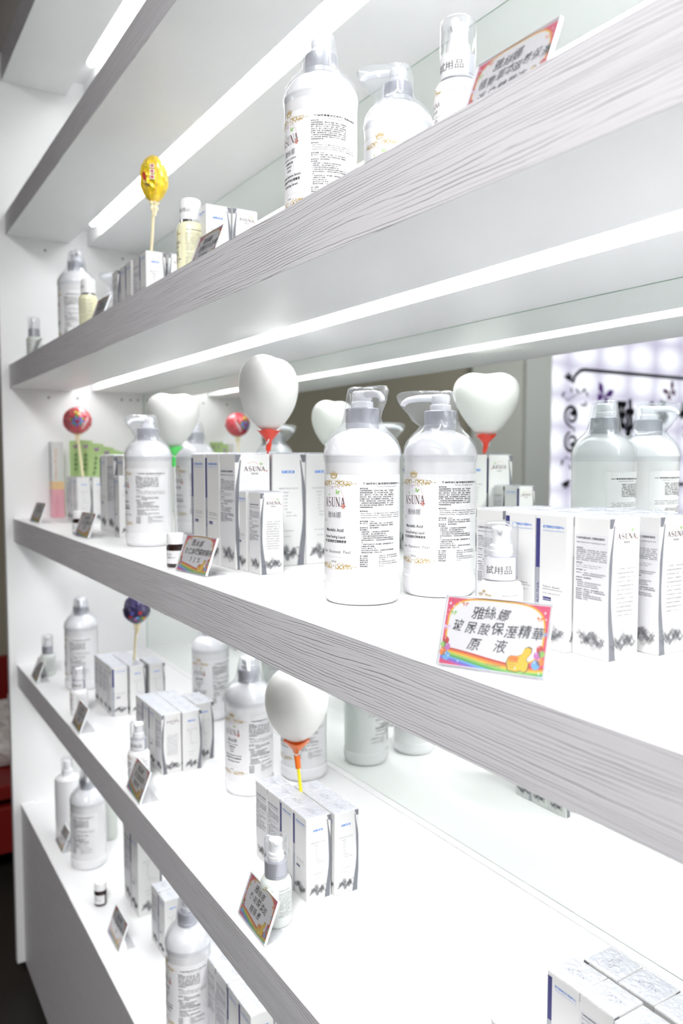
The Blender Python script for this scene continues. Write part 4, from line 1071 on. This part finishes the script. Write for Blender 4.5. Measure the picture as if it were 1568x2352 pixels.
def spiral(cx, cy, r, dr_, ph, turns=1.6, wd=2.2):
    pts = []; ws = []
    for i in range(26):
        t = i / 25; a = ph + dr_ * turns * 2 * pi * t; rr_ = r * (1 - .72 * t); pts.append((cx + rr_ * math.cos(a), cy + rr_ * math.sin(a))); ws.append(wd * (.4 + .8 * math.sin(pi * min(1, t + .15))))
    P.stroke(pts, ws, BLK); P.disc(pts[-1][0], pts[-1][1], wd * 1.1, BLK)
spiral(-328.5, 172.5, 7.5, 1, R(-80)); spiral(-329, 153.5, 7.5, -1, R(80))
P.stroke([(-326, 165), (-332, 163), (-331, 160.5)], 1.4, BLK)
for x, y in ((-325, 198), (-324, 127)):
    for k in range(5): P.disc(x + 2.6 * math.cos(R(30 + 38 * k)), y + (3.0 if y > 150 else -3.0) * math.sin(R(30 + 38 * k)) - 1, 2.8, BLK, 1, 1.0, 8, R(30 + 38 * k) * (1 if y > 150 else -1))
for sgn, by in ((1, 182), (-1, 144)):
    P.stroke([(-323, by), (-332, by + sgn * 5), (-342, by + sgn * 8)], .6, BLK)
    P.stroke([(-325, by + sgn), (-318, by + sgn * 4)], .6, BLK)
    for x, y, a in ((-334, 8, .6), (-341, 9, -.5), (-344, 6, .9), (-328, 8, 1.2), (-320, 5, 2.1), (-340, -2, .2), (-343, -1, 1.4)): P.disc(x, by + sgn * y, 2.3, BLK, 1, .9, 8, a)
P.build('scroll_ornament', sg)
P = Print(smp, .5)
def lt(t, y, z, s_): P.text(t, y, z, s_, BLK, 1, align='C', res=3, bold=.035, width=s_ * .88)
lt('娜', -381, 156.5, 34); lt('絲', -421, 156.5, 34); lt('雅', -461, 156.5, 34)
P.build('lettering', sg)
P = Print(smp, .5); butterfly(P, -361, 187, 8.0, mat('sign_purple', (.22, .08, .48), .5), .35); P.build('purple_butterfly', sg)
P = Print(smp, .5); butterfly(P, -437, 193, 7.0, mat('sign_pink', (.62, .35, .58), .5), -.6); butterfly(P, -428, 183, 4.0, mat('sign_cyan', (.55, .85, .88), .5), .2); P.build('pink_butterfly', sg)
P = Print(smp, .5)
for k in range(9): P.disc(-352 - 2 * math.sin(k), 176 - 5.4 * k, 1.5, mat('sign_green', (.55, .85, .45), .5), 1, .8, 7, k)
for k in range(6): P.disc(-460 - 6 * k, 184 + 2.5 * math.sin(k * 2), 3.0, mat('sign_green', (.55, .85, .45), .5), 1, 1.6, 7, k)
P.build('green_vines', sg)

# potted plant before the sign
pl = tag(empty('potted_plant', (-1.36, -3.40, 0)), 'leafy green potted plant standing before the backlit sign, seen in mirror', 'plant')
MB().lathe([(12, 0), (15, 30), (16, 34), (14, 34), (13, 30)], mat('plant_pot', (.5, .5, .48), .5), 28).build('pot', pl, True)
MB().tube([(0, 0, 28), (1, 0, 60), (0, 1, 92)], [2, 1.4, 1], mat('plant_stem', (.15, .22, .08), .6), 8).build('stem', pl, True)
LEAF = mat('plant_leaf', (.07, .19, .05), .45)
rnd = random.Random(4); lf0 = None
for k in range(16):
    a = k * 2.4; tl = R(rnd.uniform(20, 62))
    if lf0 is None:
        v = []; f = []; n = 8
        for i in range(n + 1):
            t = i / n; wd = 2.2 * math.sin(pi * min(.97, t * .93 + .07)); v += [(-wd, 26 * t, -4 * t * t + .5), (0, 26 * t, -4 * t * t), (wd, 26 * t, -4 * t * t + .5)]
            if i: b = 3 * i; f += [(b - 3, b - 2, b + 1, b), (b - 2, b - 1, b + 2, b + 1)]
        lf = MB().add(v, f, LEAF).build('leaf', pl, True); lf0 = lf
    else: lf = lf0.copy(); COL.objects.link(lf); lf.parent = pl
    lf.location = (0, 0, (.72 + .015 * k)); lf.rotation_euler = (tl, 0, a)

bpy.data.curves.remove(TCUR)
print('OBJ', len(bpy.data.objects), 'tris', sum(len(m.polygons) for m in bpy.data.meshes))
